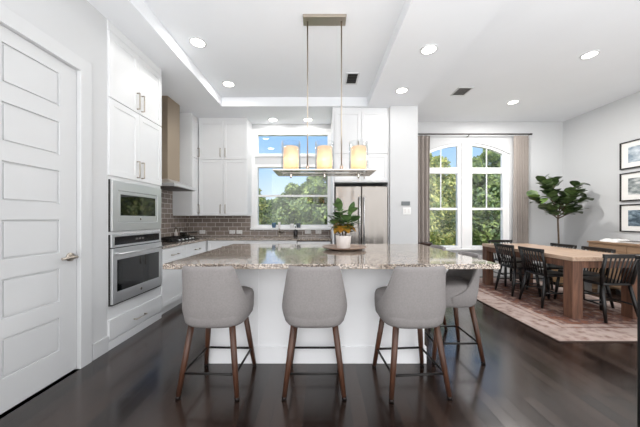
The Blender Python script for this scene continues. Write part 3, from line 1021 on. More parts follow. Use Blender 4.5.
MB().lathe([(0.0, 0.0), (0.075, 0), (0.08, 0.01), (0.08, 0.07), (0.083, 0.072), (0.076, 0.072), (0.075, 0.012), (0.0, 0.01)], (-2.27, 4.50, CT + 0.051), 22).build('pan', 'chrome', k_)
MB().tube([(-2.19, 4.50, CT + 0.11), (-2.05, 4.49, CT + 0.125)], [0.007, 0.009], 8).build('handle', 'blackmetal', k_)

# range hood
hd = thing('range_hood', 'warm steel chimney hood above the gas hob', 'range hood', (-2.45, 4.25, 1.70))
B(KX + 0.011, -2.316, 4.075, 4.425, 1.84, CEIL - 0.001).build('chimney', 'hood', hd, bevel=0.002)
rings = []
for z, x1, y0, y1 in ((1.72, -2.10, 3.865, 4.62), (1.765, -2.10, 3.865, 4.62), (1.80, -2.22, 3.98, 4.51), (1.85, -2.305, 4.07, 4.43)):
    rings.append([(KX + 0.012, y0, z), (x1, y0, z), (x1, y1, z), (KX + 0.012, y1, z)])
MB().loft(rings, False).build('canopy', 'steel', hd, bevel=0.002)
B(KX + 0.06, -2.14, 3.92, 4.57, 1.712, 1.722).build('filter', 'vent', hd)

# wall cabinets
UZ = 1.30
UX = -2.27
c = thing('wall_cabinet', 'white wall cabinet with single doors right of the range hood', 'cabinet', ((KX + UX) / 2, 4.99, UZ), 'white wall cabinets')
B(KX + 0.001, UX, 4.72, BY - 0.001, UZ, CEIL - 0.001).build('body', 'cab', c, bevel=0.002)
fu = face_x(UX)
for z0, z1, h0 in ((UZ + 0.005, 2.335, UZ + 0.05), (2.345, 3.05, 2.39)):
    d = shaker(fu, 4.725, 4.962, z0, z1, fr=0.05).build('door', 'cab', c, bevel=0.002)
    pull(fu, (4.925, h0), (4.925, h0 + 0.15)).build('pull_handle', 'nickel', d)
UYF = 4.97
fu = face_my(UYF)
c = thing('wall_cabinet', 'white four door wall cabinet left of the kitchen window', 'cabinet', (-1.79, (UYF + BY) / 2, UZ), 'white wall cabinets')
B(UX + 0.022, -1.345, UYF, BY - 0.001, UZ, CEIL - 0.001).build('body', 'cab', c, bevel=0.002)
xs = (UX + 0.03, -1.79, -1.35)
for z0, z1, h0 in ((UZ + 0.005, 2.335, UZ + 0.05), (2.345, 3.05, 2.39)):
    for k in range(2):
        d = shaker(fu, xs[k] + 0.003, xs[k + 1] - 0.003, z0, z1, fr=0.055).build('door', 'cab', c, bevel=0.002)
        hx = xs[1] - 0.045 if k == 0 else xs[1] + 0.045
        pull(fu, (hx, h0), (hx, h0 + 0.15)).build('pull_handle', 'nickel', d)
B(UX + 0.022, -1.345, UYF - 0.012, UYF, 3.055, CEIL - 0.001).build('frieze', 'cab', c)

# refrigerator and its surround
RY = 4.52
rc = thing('refrigerator_surround', 'white tall cabinet surround with upper doors over the refrigerator', 'cabinet', (0.69, 4.9, 0))
B(0.212, 0.240, 4.50, BY - 0.001, 0, CEIL - 0.001).build('side_panel', 'cab', rc)
B(1.145, 1.163, 4.50, BY - 0.001, 0, CEIL - 0.001).build('side_panel', 'cab', rc)
B(0.241, 1.144, RY, BY - 0.001, 1.86, CEIL - 0.001).build('body', 'cab', rc)
fr_ = face_my(RY)
for z0, z1, h0 in ((1.88, 2.325, 1.92), (2.34, 3.05, 2.39)):
    for a, b_, hx in ((0.246, 0.690, 0.645), (0.696, 1.140, 0.741)):
        d = shaker(fr_, a, b_, z0, z1, fr=0.055).build('door', 'cab', rc, bevel=0.002)
        pull(fr_, (hx, h0), (hx, h0 + 0.15)).build('pull_handle', 'nickel', d)
fr = thing('refrigerator', 'stainless steel french door refrigerator right of the kitchen window', 'refrigerator', (0.69, 4.85, 0))
B(0.255, 1.130, 4.52, 5.25, 0.01, 1.80).build('body', 'gap', fr)
ff = face_my(4.515)
for a, b_, hx in ((0.258, 0.688, 0.655), (0.694, 1.127, 0.727)):
    d = MB().hf([a, b_], [0.64, 1.785], lambda i, j: 0.065, ff, 0.0).build('door', 'steelx', fr, bevel=0.012, seg=3)
    pull(ff, (hx, 0.75), (hx, 1.60), out=0.05, r=0.012, base=0.062).build('bar_handle', 'steel', d)
d = MB().hf([0.258, 1.127], [0.06, 0.63], lambda i, j: 0.065, ff, 0.0).build('freezer_drawer', 'steelx', fr, bevel=0.012, seg=3)
pull(ff, (0.33, 0.55), (1.06, 0.55), out=0.05, r=0.012, base=0.062).build('bar_handle', 'steel', d)

# sockets on the tiles
def outlet(x, z, label, w=0.115, h=0.07):
    mp = face_my(BY - 0.010)
    o = thing('socket_plate', label, 'socket', (x, BY - 0.012, z - h / 2), 'socket plates on the tiled back wall')
    MB().hf([x - w / 2, x + w / 2], [z - h / 2, z + h / 2], lambda i, j: 0.006, mp, 0.0).build('plate', 'plastic', o, bevel=0.002)
    for sx in (-0.028, 0.028):
        MB().hf([x + sx - 0.016, x + sx + 0.016], [z - 0.018, z + 0.018], lambda i, j: 0.009, mp, 0.0055).build('receptacle', 'linen', o)
outlet(-2.32, 0.985, 'white socket plate on tiles nearest the hob corner')
outlet(-1.73, 0.985, 'left plate of the socket pair under the four door cabinet')
outlet(-1.59, 0.985, 'right plate of the socket pair under the four door cabinet')
outlet(-0.24, 0.985, 'white socket plate on tiles just right of the soap bottle')
outlet(-0.03, 0.985, 'white socket plate on tiles nearest the refrigerator')

# window sill and counter items
def sill_cup(name, x, mat, label, h, r):
    o = MB().lathe([(0, 0), (r * 0.8, 0), (r, h), (r * 0.9, h), (r * 0.72, 0.008), (0, 0.008)], (x, BY - 0.04, 1.0685), 20).build(name, mat)
    tag(o, label, 'cup')
sill_cup('blue_vase', -0.905, 'blue', 'blue glazed pot on the left of the window sill', 0.10, 0.042)
sill_cup('clear_tumbler', -0.80, 'ceramic', 'small pale tumbler beside the blue pot on sill', 0.11, 0.026)
sill_cup('pale_cup', -0.55, 'linen', 'pale cup in the middle of the window sill', 0.08, 0.042)
sill_cup('slate_pot', -0.42, 'slate', 'slate grey pot on the right of the window sill', 0.09, 0.045)
sb = thing('soap_bottle', 'dark soap bottle with pump standing on worktop by sink', 'bottle', (-0.475, 5.22, CT))
MB().lathe([(0.0, 0), (0.036, 0), (0.038, 0.01), (0.038, 0.12), (0.014, 0.145), (0.012, 0.16), (0, 0.16)], (-0.475, 5.22, CT + 0.001), 18).build('bottle_body', 'soap', sb)
MB().tube([(-0.475, 5.22, CT + 0.155), (-0.475, 5.22, CT + 0.195), (-0.475, 5.18, CT + 0.192)], 0.007, 8).build('pump', 'black', sb)

# thermostat and switch on the partition end
o = thing('wall_thermostat', 'grey wall thermostat above the white switch plate', 'thermostat', (1.42, 4.447, 1.47))
B(1.35, 1.49, 4.430, 4.449, 1.466, 1.532).build('body', 'screen', o, bevel=0.004)
B(1.372, 1.468, 4.428, 4.431, 1.478, 1.520).build('screen', 'screen', o)
o = thing('light_switch', 'white light switch plate just below the thermostat', 'switch', (1.43, 4.447, 1.315))
B(1.375, 1.505, 4.441, 4.449, 1.315, 1.43).build('plate', 'plastic', o, bevel=0.002)
for x in (1.40, 1.46):
    B(x - 0.005, x + 0.025, 4.437, 4.442, 1.34, 1.405).build('rocker', 'linen', o)

# ================================================================== ISLAND
IY0, IY1, IX0, IX1 = 2.025, 3.67, -1.19, 1.365
ib = thing('kitchen_island', 'white island cabinet base below the large granite top', 'kitchen island', (-0.03, 2.98, 0))
bx0, bx1, by0, by1 = -0.97, 0.90, 2.31, 3.62
fi = face_my(by0)
MB().hf([bx0, bx0 + 0.44, bx0 + 0.452, bx1], [0.0, CT - 0.041], lambda i, j: -0.008 if i == 1 else 0.0, fi, -(by1 - by0)).build('body', 'island', ib)
for (x0, x1, y0, y1) in ((bx0 - 0.014, bx1 + 0.014, by0 - 0.014, by0), (bx0 - 0.014, bx0, by0, by1), (bx1, bx1 + 0.014, by0, by1)):
    B(x0, x1, y0, y1, 0, 0.145).build('skirting', 'island', ib, bevel=0.003)
fiy = lambda u, v, d: (u, by1 + d, v)
for k in range(4):
    a = bx0 + 0.01 + k * 0.463
    d = shaker(fiy, a, a + 0.455, 0.16, 0.84).build('door', 'island', ib)
it = MB().hf([IX0, IX1], [IY0, IY1], lambda i, j: CT, zz, CT - 0.04)
tag(it.build('island_worktop', 'granite', bevel=0.004), 'large polished speckled granite slab topping the white island', 'worktop')

pl = MB().lathe([(0.0, 0.012), (0.10, 0.012), (0.12, 0.002), (0.16, 0.002), (0.245, 0.026), (0.25, 0.034), (0.245, 0.036), (0.15, 0.014), (0, 0.013)], (0.27, 3.0, CT - 0.0005), 40).build('round_platter', 'plate')
tag(pl, 'round taupe platter under the potted plant on the island', 'platter')
pp = thing('potted_plant', 'leafy potted plant in white ceramic pot on island platter', 'plant', (0.262, 3.0, CT + 0.015))
PB = Vector((0.262, 3.0, CT + 0.0145))
MB().lathe([(0.0, 0), (0.066, 0), (0.074, 0.008), (0.088, 0.135), (0.088, 0.142), (0.080, 0.142), (0.074, 0.10), (0, 0.10)], PB, 30).build('pot', 'ceramic', pp)
MB().lathe([(0.0, 0.101), (0.073, 0.101), (0.06, 0.112), (0, 0.115)], PB, 20).build('soil', 'soil', pp)
random.seed(5)
st = MB(); lf = MB(); ly = MB()
stems = [((0.0, 0.0), (-0.035, 0.0, 0.38)), ((0.02, 0.01), (0.07, 0.02, 0.34)), ((-0.02, -0.01), (-0.10, -0.02, 0.28)), ((0.01, -0.02), (0.03, -0.06, 0.27)), ((0.01, 0.02), (0.10, 0.05, 0.26)), ((0.0, 0.02), (-0.04, 0.06, 0.30))]
for (bx, by), tip in stems:
    b0 = PB + Vector((bx, by, 0.11)); tp = PB + Vector(tip)
    md = (b0 + tp) / 2 + Vector((0.0, 0, 0.02))
    st.tube([b0, md, tp], [0.006, 0.005, 0.003], 7)
    for k in range(8):
        q = 0.3 + 0.7 * k / 7
        p = b0.lerp(tp, q)
        a = k * 2.4 + bx * 40 + by * 13
        up = 0.9 if k == 7 else 0.25 + 0.5 * q
        lf.leaf(p, (math.cos(a), math.sin(a), up), 0.105 + 0.03 * random.random(), 0.075, 0.25, 0.12)
lf.leaf(PB + Vector((-0.035, 0, 0.36)), (-0.15, -0.1, 1), 0.13, 0.085, 0.05, 0.1)
lf.leaf(PB + Vector((0.06, 0.02, 0.31)), (0.25, -0.2, 1), 0.15, 0.085, 0.05, 0.1)
lf.leaf(PB + Vector((-0.02, 0.0, 0.27)), (-1, -0.2, 0.5), 0.15, 0.08, 0.1, 0.1)
lf.leaf(PB + Vector((0.05, 0.0, 0.22)), (1, -0.2, 0.35), 0.15, 0.08, 0.15, 0.1)
for a, z, L in ((3.3, 0.19, 0.13), (3.9, 0.16, 0.14), (-0.5, 0.17, 0.14), (-1.2, 0.15, 0.12), (-1.9, 0.16, 0.13), (2.9, 0.17, 0.15), (0.1, 0.16, 0.12), (-2.5, 0.14, 0.12)):
    ly.leaf(PB + Vector((0, 0, z + 0.07)), (math.cos(a), math.sin(a), 0.35), L, 0.075, 0.8, 0.12)
for m_, sc_ in ((lf, 1.22), (ly, 1.15), (st, 1.0)):
    c_ = PB + Vector((0, 0, 0.11))
    m_.v = [tuple(c_ + (Vector(p) - c_) * sc_) for p in m_.v]
st.build('stem', 'stem', pp); lf.build('foliage', 'potleaf', pp, fix=False)
o = ly.build('turning_foliage', 'potleaf_y', pp, fix=False); o['label'] = 'yellowing lower leaves'

# bar stools
def make_stool(label):
    t = thing('bar_stool', label, 'bar stool', (0, 0, 0), 'grey bar stools around the island')
    def sm(a, b_, x):
        x = max(0, min(1, (x - a) / (b_ - a))); return x * x * (3 - 2 * x)
    def plan(s, k=1.0):
        th = s * R(104)
        c, n = math.cos(th), math.sin(th)
        return (0.238 * k * math.copysign(abs(n) ** 0.72, n), -0.225 * k * math.copysign(abs(c) ** 0.72, c))
    Mx, Nz = 44, 14
    sh = MB()
    rows = []
    for j in range(Nz + 1):
        row = []
        for i in range(Mx + 1):
            s = -1 + 2 * i / Mx
            tt = max(0.0, min(1.0, (abs(s) - 0.49) / 0.51))
            zt = 0.575 + 0.345 * (1 - tt) ** 1.7
            zb = 0.485
            z = zb + (zt - zb) * (j / Nz)
            q = max(0, min(1, (z - 0.475) / 0.13))
            hz = max(0, min(1, (z - 0.60) / 0.315))
            k = (0.87 + 0.16 * (1 - (1 - q) ** 2)) * (1 - 0.10 * (1 - (1 - hz) ** 1.8))
            x, y = plan(s)
            lean = -0.045 * max(0, (z - 0.60) / 0.315)
            row.append((x * k, y * (0.86 + 0.14 * q) + lean, z))
        rows.append(row)
    W_ = Mx + 1
    vs = [p for r in rows for p in r]
    fs = [(j * W_ + i, j * W_ + i + 1, (j + 1) * W_ + i + 1, (j + 1) * W_ + i) for j in range(Nz) for i in range(Mx)]
    sh.add(vs, fs, True)
    o = sh.build('backrest', 'fabric', t, fix=False)
    md = o.modifiers.new('solid', 'SOLIDIFY'); md.thickness = 0.032; md.offset = 1
    # flip so that thickness grows inwards
    md.offset = -1
    sb_ = o.modifiers.new('sub', 'SUBSURF'); sb_.levels = 1; sb_.render_levels = 1
    def ring(k, z, fy=1.0):
        pts = []
        n = 40
        for a in range(n):
            tt = 2 * math.pi * a / n
            c, s = math.cos(tt), math.sin(tt)
            pts.append((0.234 * k * math.copysign(abs(c) ** 0.62, c), 0.02 + 0.235 * k * math.copysign(abs(s) ** 0.62, s), z))
        return pts
    MB().loft([ring(0.70, 0.474), ring(0.88, 0.481), ring(0.955, 0.505), ring(0.985, 0.55), ring(0.99, 0.60), ring(0.985, 0.64), ring(0.95, 0.664), ring(0.86, 0.676), ring(0.4, 0.682)]).build('seat', 'fabric', t)
    foot = {}
    for sx in (-1, 1):
        for sy in (-1, 1):
            a = Vector((0.145 * sx, 0.14 * sy, 0.50)); b_ = Vector((0.207 * sx, 0.215 * sy, 0.0))
            c_ = a.lerp(b_, 0.955)
            l = MB().tube([a, a.lerp(b_, 0.5), c_], [0.0225, 0.0205, 0.016], 14).build('leg', 'leg', t)
            MB().tube([c_, b_], [0.017, 0.016], 14).build('foot_cap', 'brass', l)
            foot[(sx, sy)] = a.lerp(b_, 0.67)
    for p, q in (((-1, -1), (1, -1)), ((-1, 1), (1, 1)), ((-1, -1), (-1, 1)), ((1, -1), (1, 1))):
        MB().tube([foot[p], foot[q]], 0.0085, 10).build('footrest_bar', 'blackmetal', t)
    return t
st0 = make_stool('grey bar stool at the left of the island front, beside oven tower')
st0.location = (-0.765, 2.05, 0); st0.rotation_euler = (0, 0, R(-2))
dup(st0, (-0.04, 2.05, 0), R(0), 'grey bar stool in the middle of the three along the island front')
dup(st0, (0.672, 2.04, 0), R(4), 'grey bar stool at the right of the three along the island front')
dup(st0, (1.185, 2.50, 0), R(90), 'grey bar stool at the island right end, nearest the camera there')
dup(st0, (1.185, 3.18, 0), R(90), 'grey bar stool at the island right end, farthest from the camera')

# ================================================================== PENDANT LIGHT
pd = thing('pendant_light', 'nickel linear pendant with three lit opal shades over the island', 'pendant light', (0.045, 2.71, 1.70))
TC = CEIL + 0.15
B(-0.17, 0.262, 2.645, 2.775, TC - 0.028, TC - 0.0005).build('canopy', 'nickel', pd, bevel=0.003)
for x in (-0.126, 0.217):
    MB().tube([(x, 2.71, TC - 0.028), (x, 2.71, 1.712)], 0.007, 10).build('rod', 'nickel', pd)
    MB().lathe([(0.016, 0), (0.016, 0.05), (0.009, 0.06), (0, 0.06)], (x, 2.71, 1.725), 14).build('rod_collar', 'chrome', pd)
px0, px1, py0, py1 = -0.45, 0.535, 2.53, 2.89
MB().ring([(px0, py0), (px1, py0), (px1, py1), (px0, py1)], [(px0 + 0.07, py0 + 0.06), (px1 - 0.07, py0 + 0.06), (px1 - 0.07, py1 - 0.06), (px0 + 0.07, py1 - 0.06)],
          lambda u, v, d: (u, v, d), 1.700, 1.714).build('tray_frame', 'chrome', pd, bevel=0.002)
B(px0 + 0.07, px1 - 0.07, py0 + 0.06, py1 - 0.06, 1.704, 1.711).build('tray_glass', 'frost', pd)
B(px0 + 0.071, px1 - 0.071, 2.69, 2.73, 1.697, 1.7035).build('cross_bar', 'chrome', pd)
for x in (-0.293, 0.0455, 0.39):
    MB().lathe([(0.10, 0), (0.10, 0.012), (0.03, 0.016), (0, 0.016)], (x, 2.71, 1.7115), 24).build('shade_holder', 'chrome', pd)
    s_ = MB().lathe([(0.070, 0.0), (0.076, 0.006), (0.076, 0.236), (0.073, 0.238), (0.070, 0.232), (0.070, 0.0)], (x, 2.71, 1.7285), 28).build('opal_shade', 'shade', pd)
    MB().lathe([(0.0, 0.0), (0.014, 0.0), (0.014, 0.035), (0.022, 0.055), (0.022, 0.07), (0.0, 0.085)], (x, 2.71, 1.7285), 14).build('bulb', 'core', s_)
    MB().lathe([(0.093, 0.0), (0.096, 0.0), (0.096, 0.288), (0.093, 0.288), (0.093, 0.0)], (x, 2.71, 1.7285), 32).build('clear_cylinder', 'clear', pd)
    MB().lathe([(0.0, -0.045), (0.006, -0.042), (0.012, -0.03), (0.012, -0.006), (0.016, 0), (0, 0)], (x, 2.71, 1.6965), 12).build('finial', 'chrome', pd)
    light_at('pendant_bulb', 'POINT', (x, 2.71, 1.84), 0.5, 0.02, (1, 0.80, 0.66), pd)

# ================================================================== RECESSED LIGHTS, VENTS
def downlight(x, y, z, label, energy, r=0.075):
    t = thing('recessed_light', label, 'ceiling light', (x, y, z - 0.012), 'round recessed ceiling lights')
    n = 28
    MB().ring([(x + (r + 0.018) * math.cos(2 * math.pi * k / n), y + (r + 0.018) * math.sin(2 * math.pi * k / n)) for k in range(n)],
              [(x + r * math.cos(2 * math.pi * k / n), y + r * math.sin(2 * math.pi * k / n)) for k in range(n)], zz, z - 0.010, z - 0.0005).build('trim_ring', 'trim', t)
    MB().lathe([(0.0, 0), (r, 0), (r, 0.004), (0, 0.004)], (x, y, z - 0.007), n).build('lens', 'bulb', t)
    light_at('lamp', 'AREA', (x, y, z - 0.014), energy, r * 2, (1, 0.98, 0.95), t)
downlight(-1.40, 3.07, TC, 'recessed ceiling light in the kitchen tray, nearer of its two', LAMP_TRAY)
downlight(-1.37, 4.015, TC, 'recessed ceiling light in the kitchen tray, farther of its two', LAMP_TRAY)
downlight(1.203, 2.96, CEIL, 'recessed light in soffit right of the tray, nearer of two', LAMP_SOFFIT)
downlight(1.19, 3.90, CEIL, 'recessed light in soffit right of the tray, farther of two', LAMP_SOFFIT)
downlight(-0.886, 5.05, CEIL, 'recessed light above the left half of the kitchen window', LAMP_SINK)
downlight(-0.226, 5.05, CEIL, 'recessed light above the right half of the kitchen window', LAMP_SINK)
downlight(3.46, 3.44, 3.35, 'recessed light in dining ceiling, nearest the camera', LAMP_DINING)
downlight(3.48, 4.83, 3.35, 'recessed light in dining ceiling, nearer the arched windows', LAMP_DINING)

def vent(x0, x1, y0, y1, z, label, n, fm='vent'):
    t = thing('ceiling_vent', label, 'vent', ((x0 + x1) / 2, (y0 + y1) / 2, z - 0.012))
    MB().ring([(x0, y0), (x1, y0), (x1, y1), (x0, y1)], [(x0 + .02, y0 + .02), (x1 - .02, y0 + .02), (x1 - .02, y1 - .02), (x0 + .02, y1 - .02)], zz, z - 0.012, z - 0.0005).build('frame', 'trim', t)
    B(x0 + .02, x1 - .02, y0 + .02, y1 - .02, z - 0.003, z - 0.0008).build('duct_opening', 'gap' if fm == 'vent' else 'vent', t)
    for k in range(n):
        y = y0 + 0.03 + (y1 - y0 - 0.06) * (k + 0.5) / n
        MB().prism([(y - 0.008, z - 0.011), (y + 0.010, z - 0.004), (y + 0.011, z - 0.003), (y - 0.007, z - 0.010)], lambda a, b_, d: (d, a, b_), x0 + .02, x1 - .02).build('slat', fm, t)
vent(0.37, 0.55, 3.70, 4.02, TC, 'dark slatted ceiling vent inside the kitchen tray ceiling', 6)
vent(2.22, 2.46, 4.28, 4.58, 3.35, 'pale slatted ceiling vent in the dining ceiling', 6, 'trim')

# ================================================================== DINING
rg = B(RUG[0], RUG[1], RUG[2], RUG[3], 0.0005, 0.010).build('area_rug', 'rug')
tag(rg, 'faded red and beige patterned rug under the dining table', 'rug')

RZ = 0.0105
tb = thing('dining_table', 'long reclaimed wood dining table with thick square legs', 'table', (3.54, 4.22, RZ))
tx0, tx1, ty0, ty1 = 3.10, 3.98, 3.29, 5.13
B(tx0, tx1, ty0, ty1, 0.722, 0.772).build('tabletop', 'tabletop', tb, bevel=0.004)
for (a, b_, c_, d_) in ((tx0 + .02, tx1 - .02, ty0 + .02, ty0 + .05), (tx0 + .02, tx1 - .02, ty1 - .05, ty1 - .02), (tx0 + .02, tx0 + .05, ty0 + .05, ty1 - .05), (tx1 - .05, tx1 - .02, ty0 + .05, ty1 - .05)):
    B(a, b_, c_, d_, 0.635, 0.7215).build('apron', 'table', tb, bevel=0.002)
for x in (tx0 + 0.005, tx1 - 0.135):
    for y in (ty0 + 0.005, ty1 - 0.135):
        B(x, x + 0.13, y, y + 0.13, RZ, 0.7218).build('leg', 'table', tb, bevel=0.004)

def make_chair(label):
    t = thing('dining_chair', label, 'chair', (0, 0, 0), 'black spindle back dining chairs')
    sr = []
    def ring(k, z):
        pts = []
        for a in range(32):
            tt = 2 * math.pi * a / 32
            c, s = math.cos(tt), math.sin(tt)
            pts.append((0.215 * k * math.copysign(abs(c) ** 0.5, c) * (1 + 0.05 * s), 0.205 * k * math.copysign(abs(s) ** 0.5, s), z))
        return pts
    MB().loft([ring(0.94, 0.425), ring(1.0, 0.432), ring(1.0, 0.448), ring(0.96, 0.455), ring(0.6, 0.449)]).build('seat', 'blackwood', t)
    tops = {(-1, -1): (-0.165, -0.165), (1, -1): (0.165, -0.165), (-1, 1): (-0.17, 0.155), (1, 1): (0.17, 0.155)}
    feet = {(-1, -1): (-0.205, -0.245), (1, -1): (0.205, -0.245), (-1, 1): (-0.205, 0.20), (1, 1): (0.205, 0.20)}
    at = {}
    for k in tops:
        a = Vector((*tops[k], 0.435)); b_ = Vector((*feet[k], 0.0))
        MB().tube([a, a.lerp(b_, 0.5), b_], [0.018, 0.022, 0.016], 12).build('leg', 'blackwood', t)
        at[k] = lambda q, a=a, b_=b_: a.lerp(b_, q)
    for s in (-1, 1):
        MB().tube([at[(s, -1)](0.55), at[(s, 1)](0.55)], 0.010, 8).build('stretcher', 'blackwood', t)
    MB().tube([(at[(-1, -1)](0.55) + at[(-1, 1)](0.55)) / 2, (at[(1, -1)](0.55) + at[(1, 1)](0.55)) / 2], 0.010, 8).build('stretcher', 'blackwood', t)
    def rail(x): return -0.262 + 0.35 * x * x * 1.0 - 0.0
    for s in (-1, 1):
        MB().tube([(0.185 * s, -0.175, 0.44), (0.198 * s, -0.205, 0.62), (0.205 * s, rail(0.205) , 0.785)], [0.019, 0.019, 0.017], 10).build('back_post', 'blackwood', t)
    for k in range(7):
        x = -0.135 + 0.045 * k
        MB().tube([(x * 0.95, -0.178, 0.445), (x * 1.1, rail(x * 1.1) , 0.775)], 0.008, 8).build('spindle', 'blackwood', t)
    pts = [(-0.232 + 0.464 * k / 12) for k in range(13)]
    outer = [(x, rail(x) - 0.012) for x in pts]; inner = [(x, rail(x) + 0.012) for x in pts][::-1]
    MB().prism(outer + inner, zz, 0.762, 0.810).build('top_rail', 'blackwood', t, bevel=0.004)
    return t
c0 = make_chair('black spindle chair on the table left side, nearer the camera')
c0.location = (3.30, 3.895, RZ + 0.0045); c0.rotation_euler = (0, 0, R(-90))
dup(c0, (3.29, 4.45, RZ + 0.0045), R(-90), 'black spindle chair on the table left side, nearer the windows')
dup(c0, (3.79, 3.895, RZ + 0.0045), R(90), 'black spindle chair on the table right side, nearer the camera')
dup(c0, (3.79, 4.45, RZ + 0.0045), R(90), 'black spindle chair on the table right side, farther from camera')
dup(c0, (3.575, 3.405, RZ + 0.0045), R(0), 'black spindle chair at the near head of the dining table')
dup(c0, (3.575, 5.07, RZ + 0.0045), R(180), 'black spindle chair at the far head, below the windows')

# sideboard
sx0, sx1, sy0, sy1 = 4.83, RX - 0.02, 3.0, 4.82
sd = thing('sideboard', 'light oak sideboard with black knobs along the right wall', 'sideboard', ((sx0 + sx1) / 2, (sy0 + sy1) / 2, 0))
B(sx0, sx1, sy0, sy1, 0.10, 0.82).build('body', 'sideboard', sd)
B(sx0 - 0.015, sx1, sy0 - 0.015, sy1 + 0.015, 0.8205, 0.85).build('top', 'sideboard', sd, bevel=0.003)
fs_ = face_mx(sx0)
for k in range(3):
    a = sy0 + 0.02 + k * 0.595; b_ = a + 0.585
    d = flat_front(fs_, a, b_, 0.63, 0.80, 0.018).build('drawer', 'sideboard', sd, bevel=0.003)
    kn = MB().lathe([(0.006, 0), (0.006, 0.012), (0.016, 0.018), (0.014, 0.028), (0, 0.03)], n=14)
    kn.v = [(sx0 - 0.018 - z, (a + b_) / 2 + x, 0.715 + y) for x, y, z in kn.v]
    kn.build('knob', 'knob', d)
    d = shaker(fs_, a, b_, 0.13, 0.615, 0.018).build('door', 'sideboard', sd, bevel=0.002)
    kn = MB().lathe([(0.006, 0), (0.006, 0.012), (0.016, 0.018), (0.014, 0.028), (0, 0.03)], n=14)
    kn.v = [(sx0 - 0.018 - z, b_ - 0.03 + x, 0.42 + y) for x, y, z in kn.v]
    kn.build('knob', 'knob', d)
for x in (sx0 + 0.03, sx1 - 0.08):
    for y in (sy0 + 0.03, sy1 - 0.08):
        B(x, x + 0.05, y, y + 0.05, 0, 0.101).build('leg', 'sideboard', sd)
def cloth(x0, x1, y0, y1, z0, h):
    m = MB(); n = 14
    rows = []
    for j in range(n + 1):
        r_ = []
        for i in range(n + 1):
            u, v = i / n, j / n
            ed = min(u, 1 - u, v, 1 - v)
            z = z0 + h * min(1, (ed / 0.12)) ** 0.5 * (0.8 + 0.2 * math.sin(9 * u + 5 * v) + 0.08 * math.sin(17 * v))
            r_.append((x0 + (x1 - x0) * u, y0 + (y1 - y0) * v, z))
        rows.append(r_)
    vs = [p for r_ in rows for p in r_]; w = n + 1
    m.add(vs, [(j * w + i, j * w + i + 1, (j + 1) * w + i + 1, (j + 1) * w + i) for j in range(n) for i in range(n)], True)
    m.add([(x0, y0, z0), (x1, y0, z0), (x1, y1, z0), (x0, y1, z0)], [(0, 3, 2, 1)])
    return m
o = cloth(4.90, 5.18, 4.45, 4.72, 0.851, 0.05).build('folded_linen', 'linen')
tag(o, 'crumpled white linen cloth lying on the oak sideboard', 'cloth')
o = thing('grey_book', 'grey cloth-bound book lying right of the linen on sideboard', 'book', (5.04, 4.28, 0.851))
B(4.93, 5.15, 4.16, 4.42, 0.8512, 0.8552).build('cover', 'greybook', o)
B(4.935, 5.145, 4.165, 4.412, 0.8553, 0.877).build('pages', 'linen', o)
B(4.93, 5.15, 4.16, 4.42, 0.8771, 0.881).build('cover', 'greybook', o)

# framed prints
for i, (z0, z1, lab) in enumerate(((2.097, 2.563, 'top framed print of the three on the right wall'), (1.547, 2.03, 'middle framed print of the three on the right wall'), (1.02, 1.49, 'bottom framed print of the three on the right wall'))):
    f = thing('framed_print', lab + ', black frame', 'framed print', (RX - 0.012, 4.38, z0), 'three black framed prints in a column')
    y0, y1 = 4.06, 4.70
    mp = face_mx(RX - 0.001)
    MB().ring([(y0, z0), (y1, z0), (y1, z1), (y0, z1)], [(y0 + .018, z0 + .018), (y1 - .018, z0 + .018), (y1 - .018, z1 - .018), (y0 + .018, z1 - .018)], mp, 0, 0.028).build('frame', 'frameblack', f)
    MB().hf([y0 + .018, y1 - .018], [z0 + .018, z1 - .018], lambda a, b_: 0.012, mp, 0.001).build('mat_board', 'matboard', f)
    nm = 'art_%d' % i
    M[nm] = art_mat(nm, i + 1.3, ((214, 220, 224), (214, 216, 214), (196, 208, 214))[i], ((130, 146, 160), (84, 94, 96), (62, 78, 90))[i], ((176, 188, 198), (152, 158, 158), (126, 144, 156))[i])
    MB().hf([y0 + .12, y1 - .12], [z0 + .10, z1 - .10], lambda a, b_: 0.0135, mp, 0.0121).build('artwork', nm, f)

# curtains and rod
def curtain(x0, x1, label, ph):
    m = MB()
    n = 90
    rings = []
    Yc = DY - 0.10
    for z, am, nar in ((0.015, 0.034, 1.0), (0.8, 0.032, 0.98), (1.8, 0.028, 0.96), (2.7, 0.022, 0.97), (2.93, 0.020, 1.0), (2.975, 0.014, 1.0), (3.02, 0.016, 1.0)):
        f = []; bk = []
        xm = (x0 + x1) / 2
        for i in range(n + 1):
            u = i / n
            x = xm + (x0 - xm + (x1 - x0) * u) * nar
            y = Yc + am * math.sin(u * math.pi * 2 * 5.5 + ph) + 0.3 * am * math.sin(u * 31 + ph + z)
            f.append((x, y - 0.003, z)); bk.append((x, y + 0.003, z))
        rings.append(f + bk[::-1])
    m.loft(rings)
    o = m.build('window_curtain', 'curtain')
    tag(o, label, 'curtain', 'taupe linen curtains')
curtain(1.86, 2.345, 'taupe curtain left of the arched windows, partly behind the partition', 0.4)
curtain(4.14, 4.44, 'taupe curtain right of the arched windows, beside the tall tree', 1.2)
cr = thing('curtain_rod', 'dark bronze curtain rod above the arched windows', 'curtain rod', (3.17, DY - 0.10, 3.04))
MB().tube([(1.70, DY - 0.10, 3.052), (4.49, DY - 0.10, 3.052)], 0.014, 12).build('pole', 'bronze', cr)
for s, x in ((-1, 1.70), (1, 4.49)):
    MB().tube([(x - 0.005 * s, DY - 0.10, 3.052), (x + 0.035 * s, DY - 0.10, 3.052)], [0.02, 0.018], 12).build('finial', 'bronze', cr)
for x in (1.78, 3.185, 4.465):
    MB().tube([(x, DY - 0.001, 3.02), (x, DY - 0.05, 3.02), (x, DY - 0.10, 3.036)], 0.008, 8).build('bracket', 'bronze', cr)

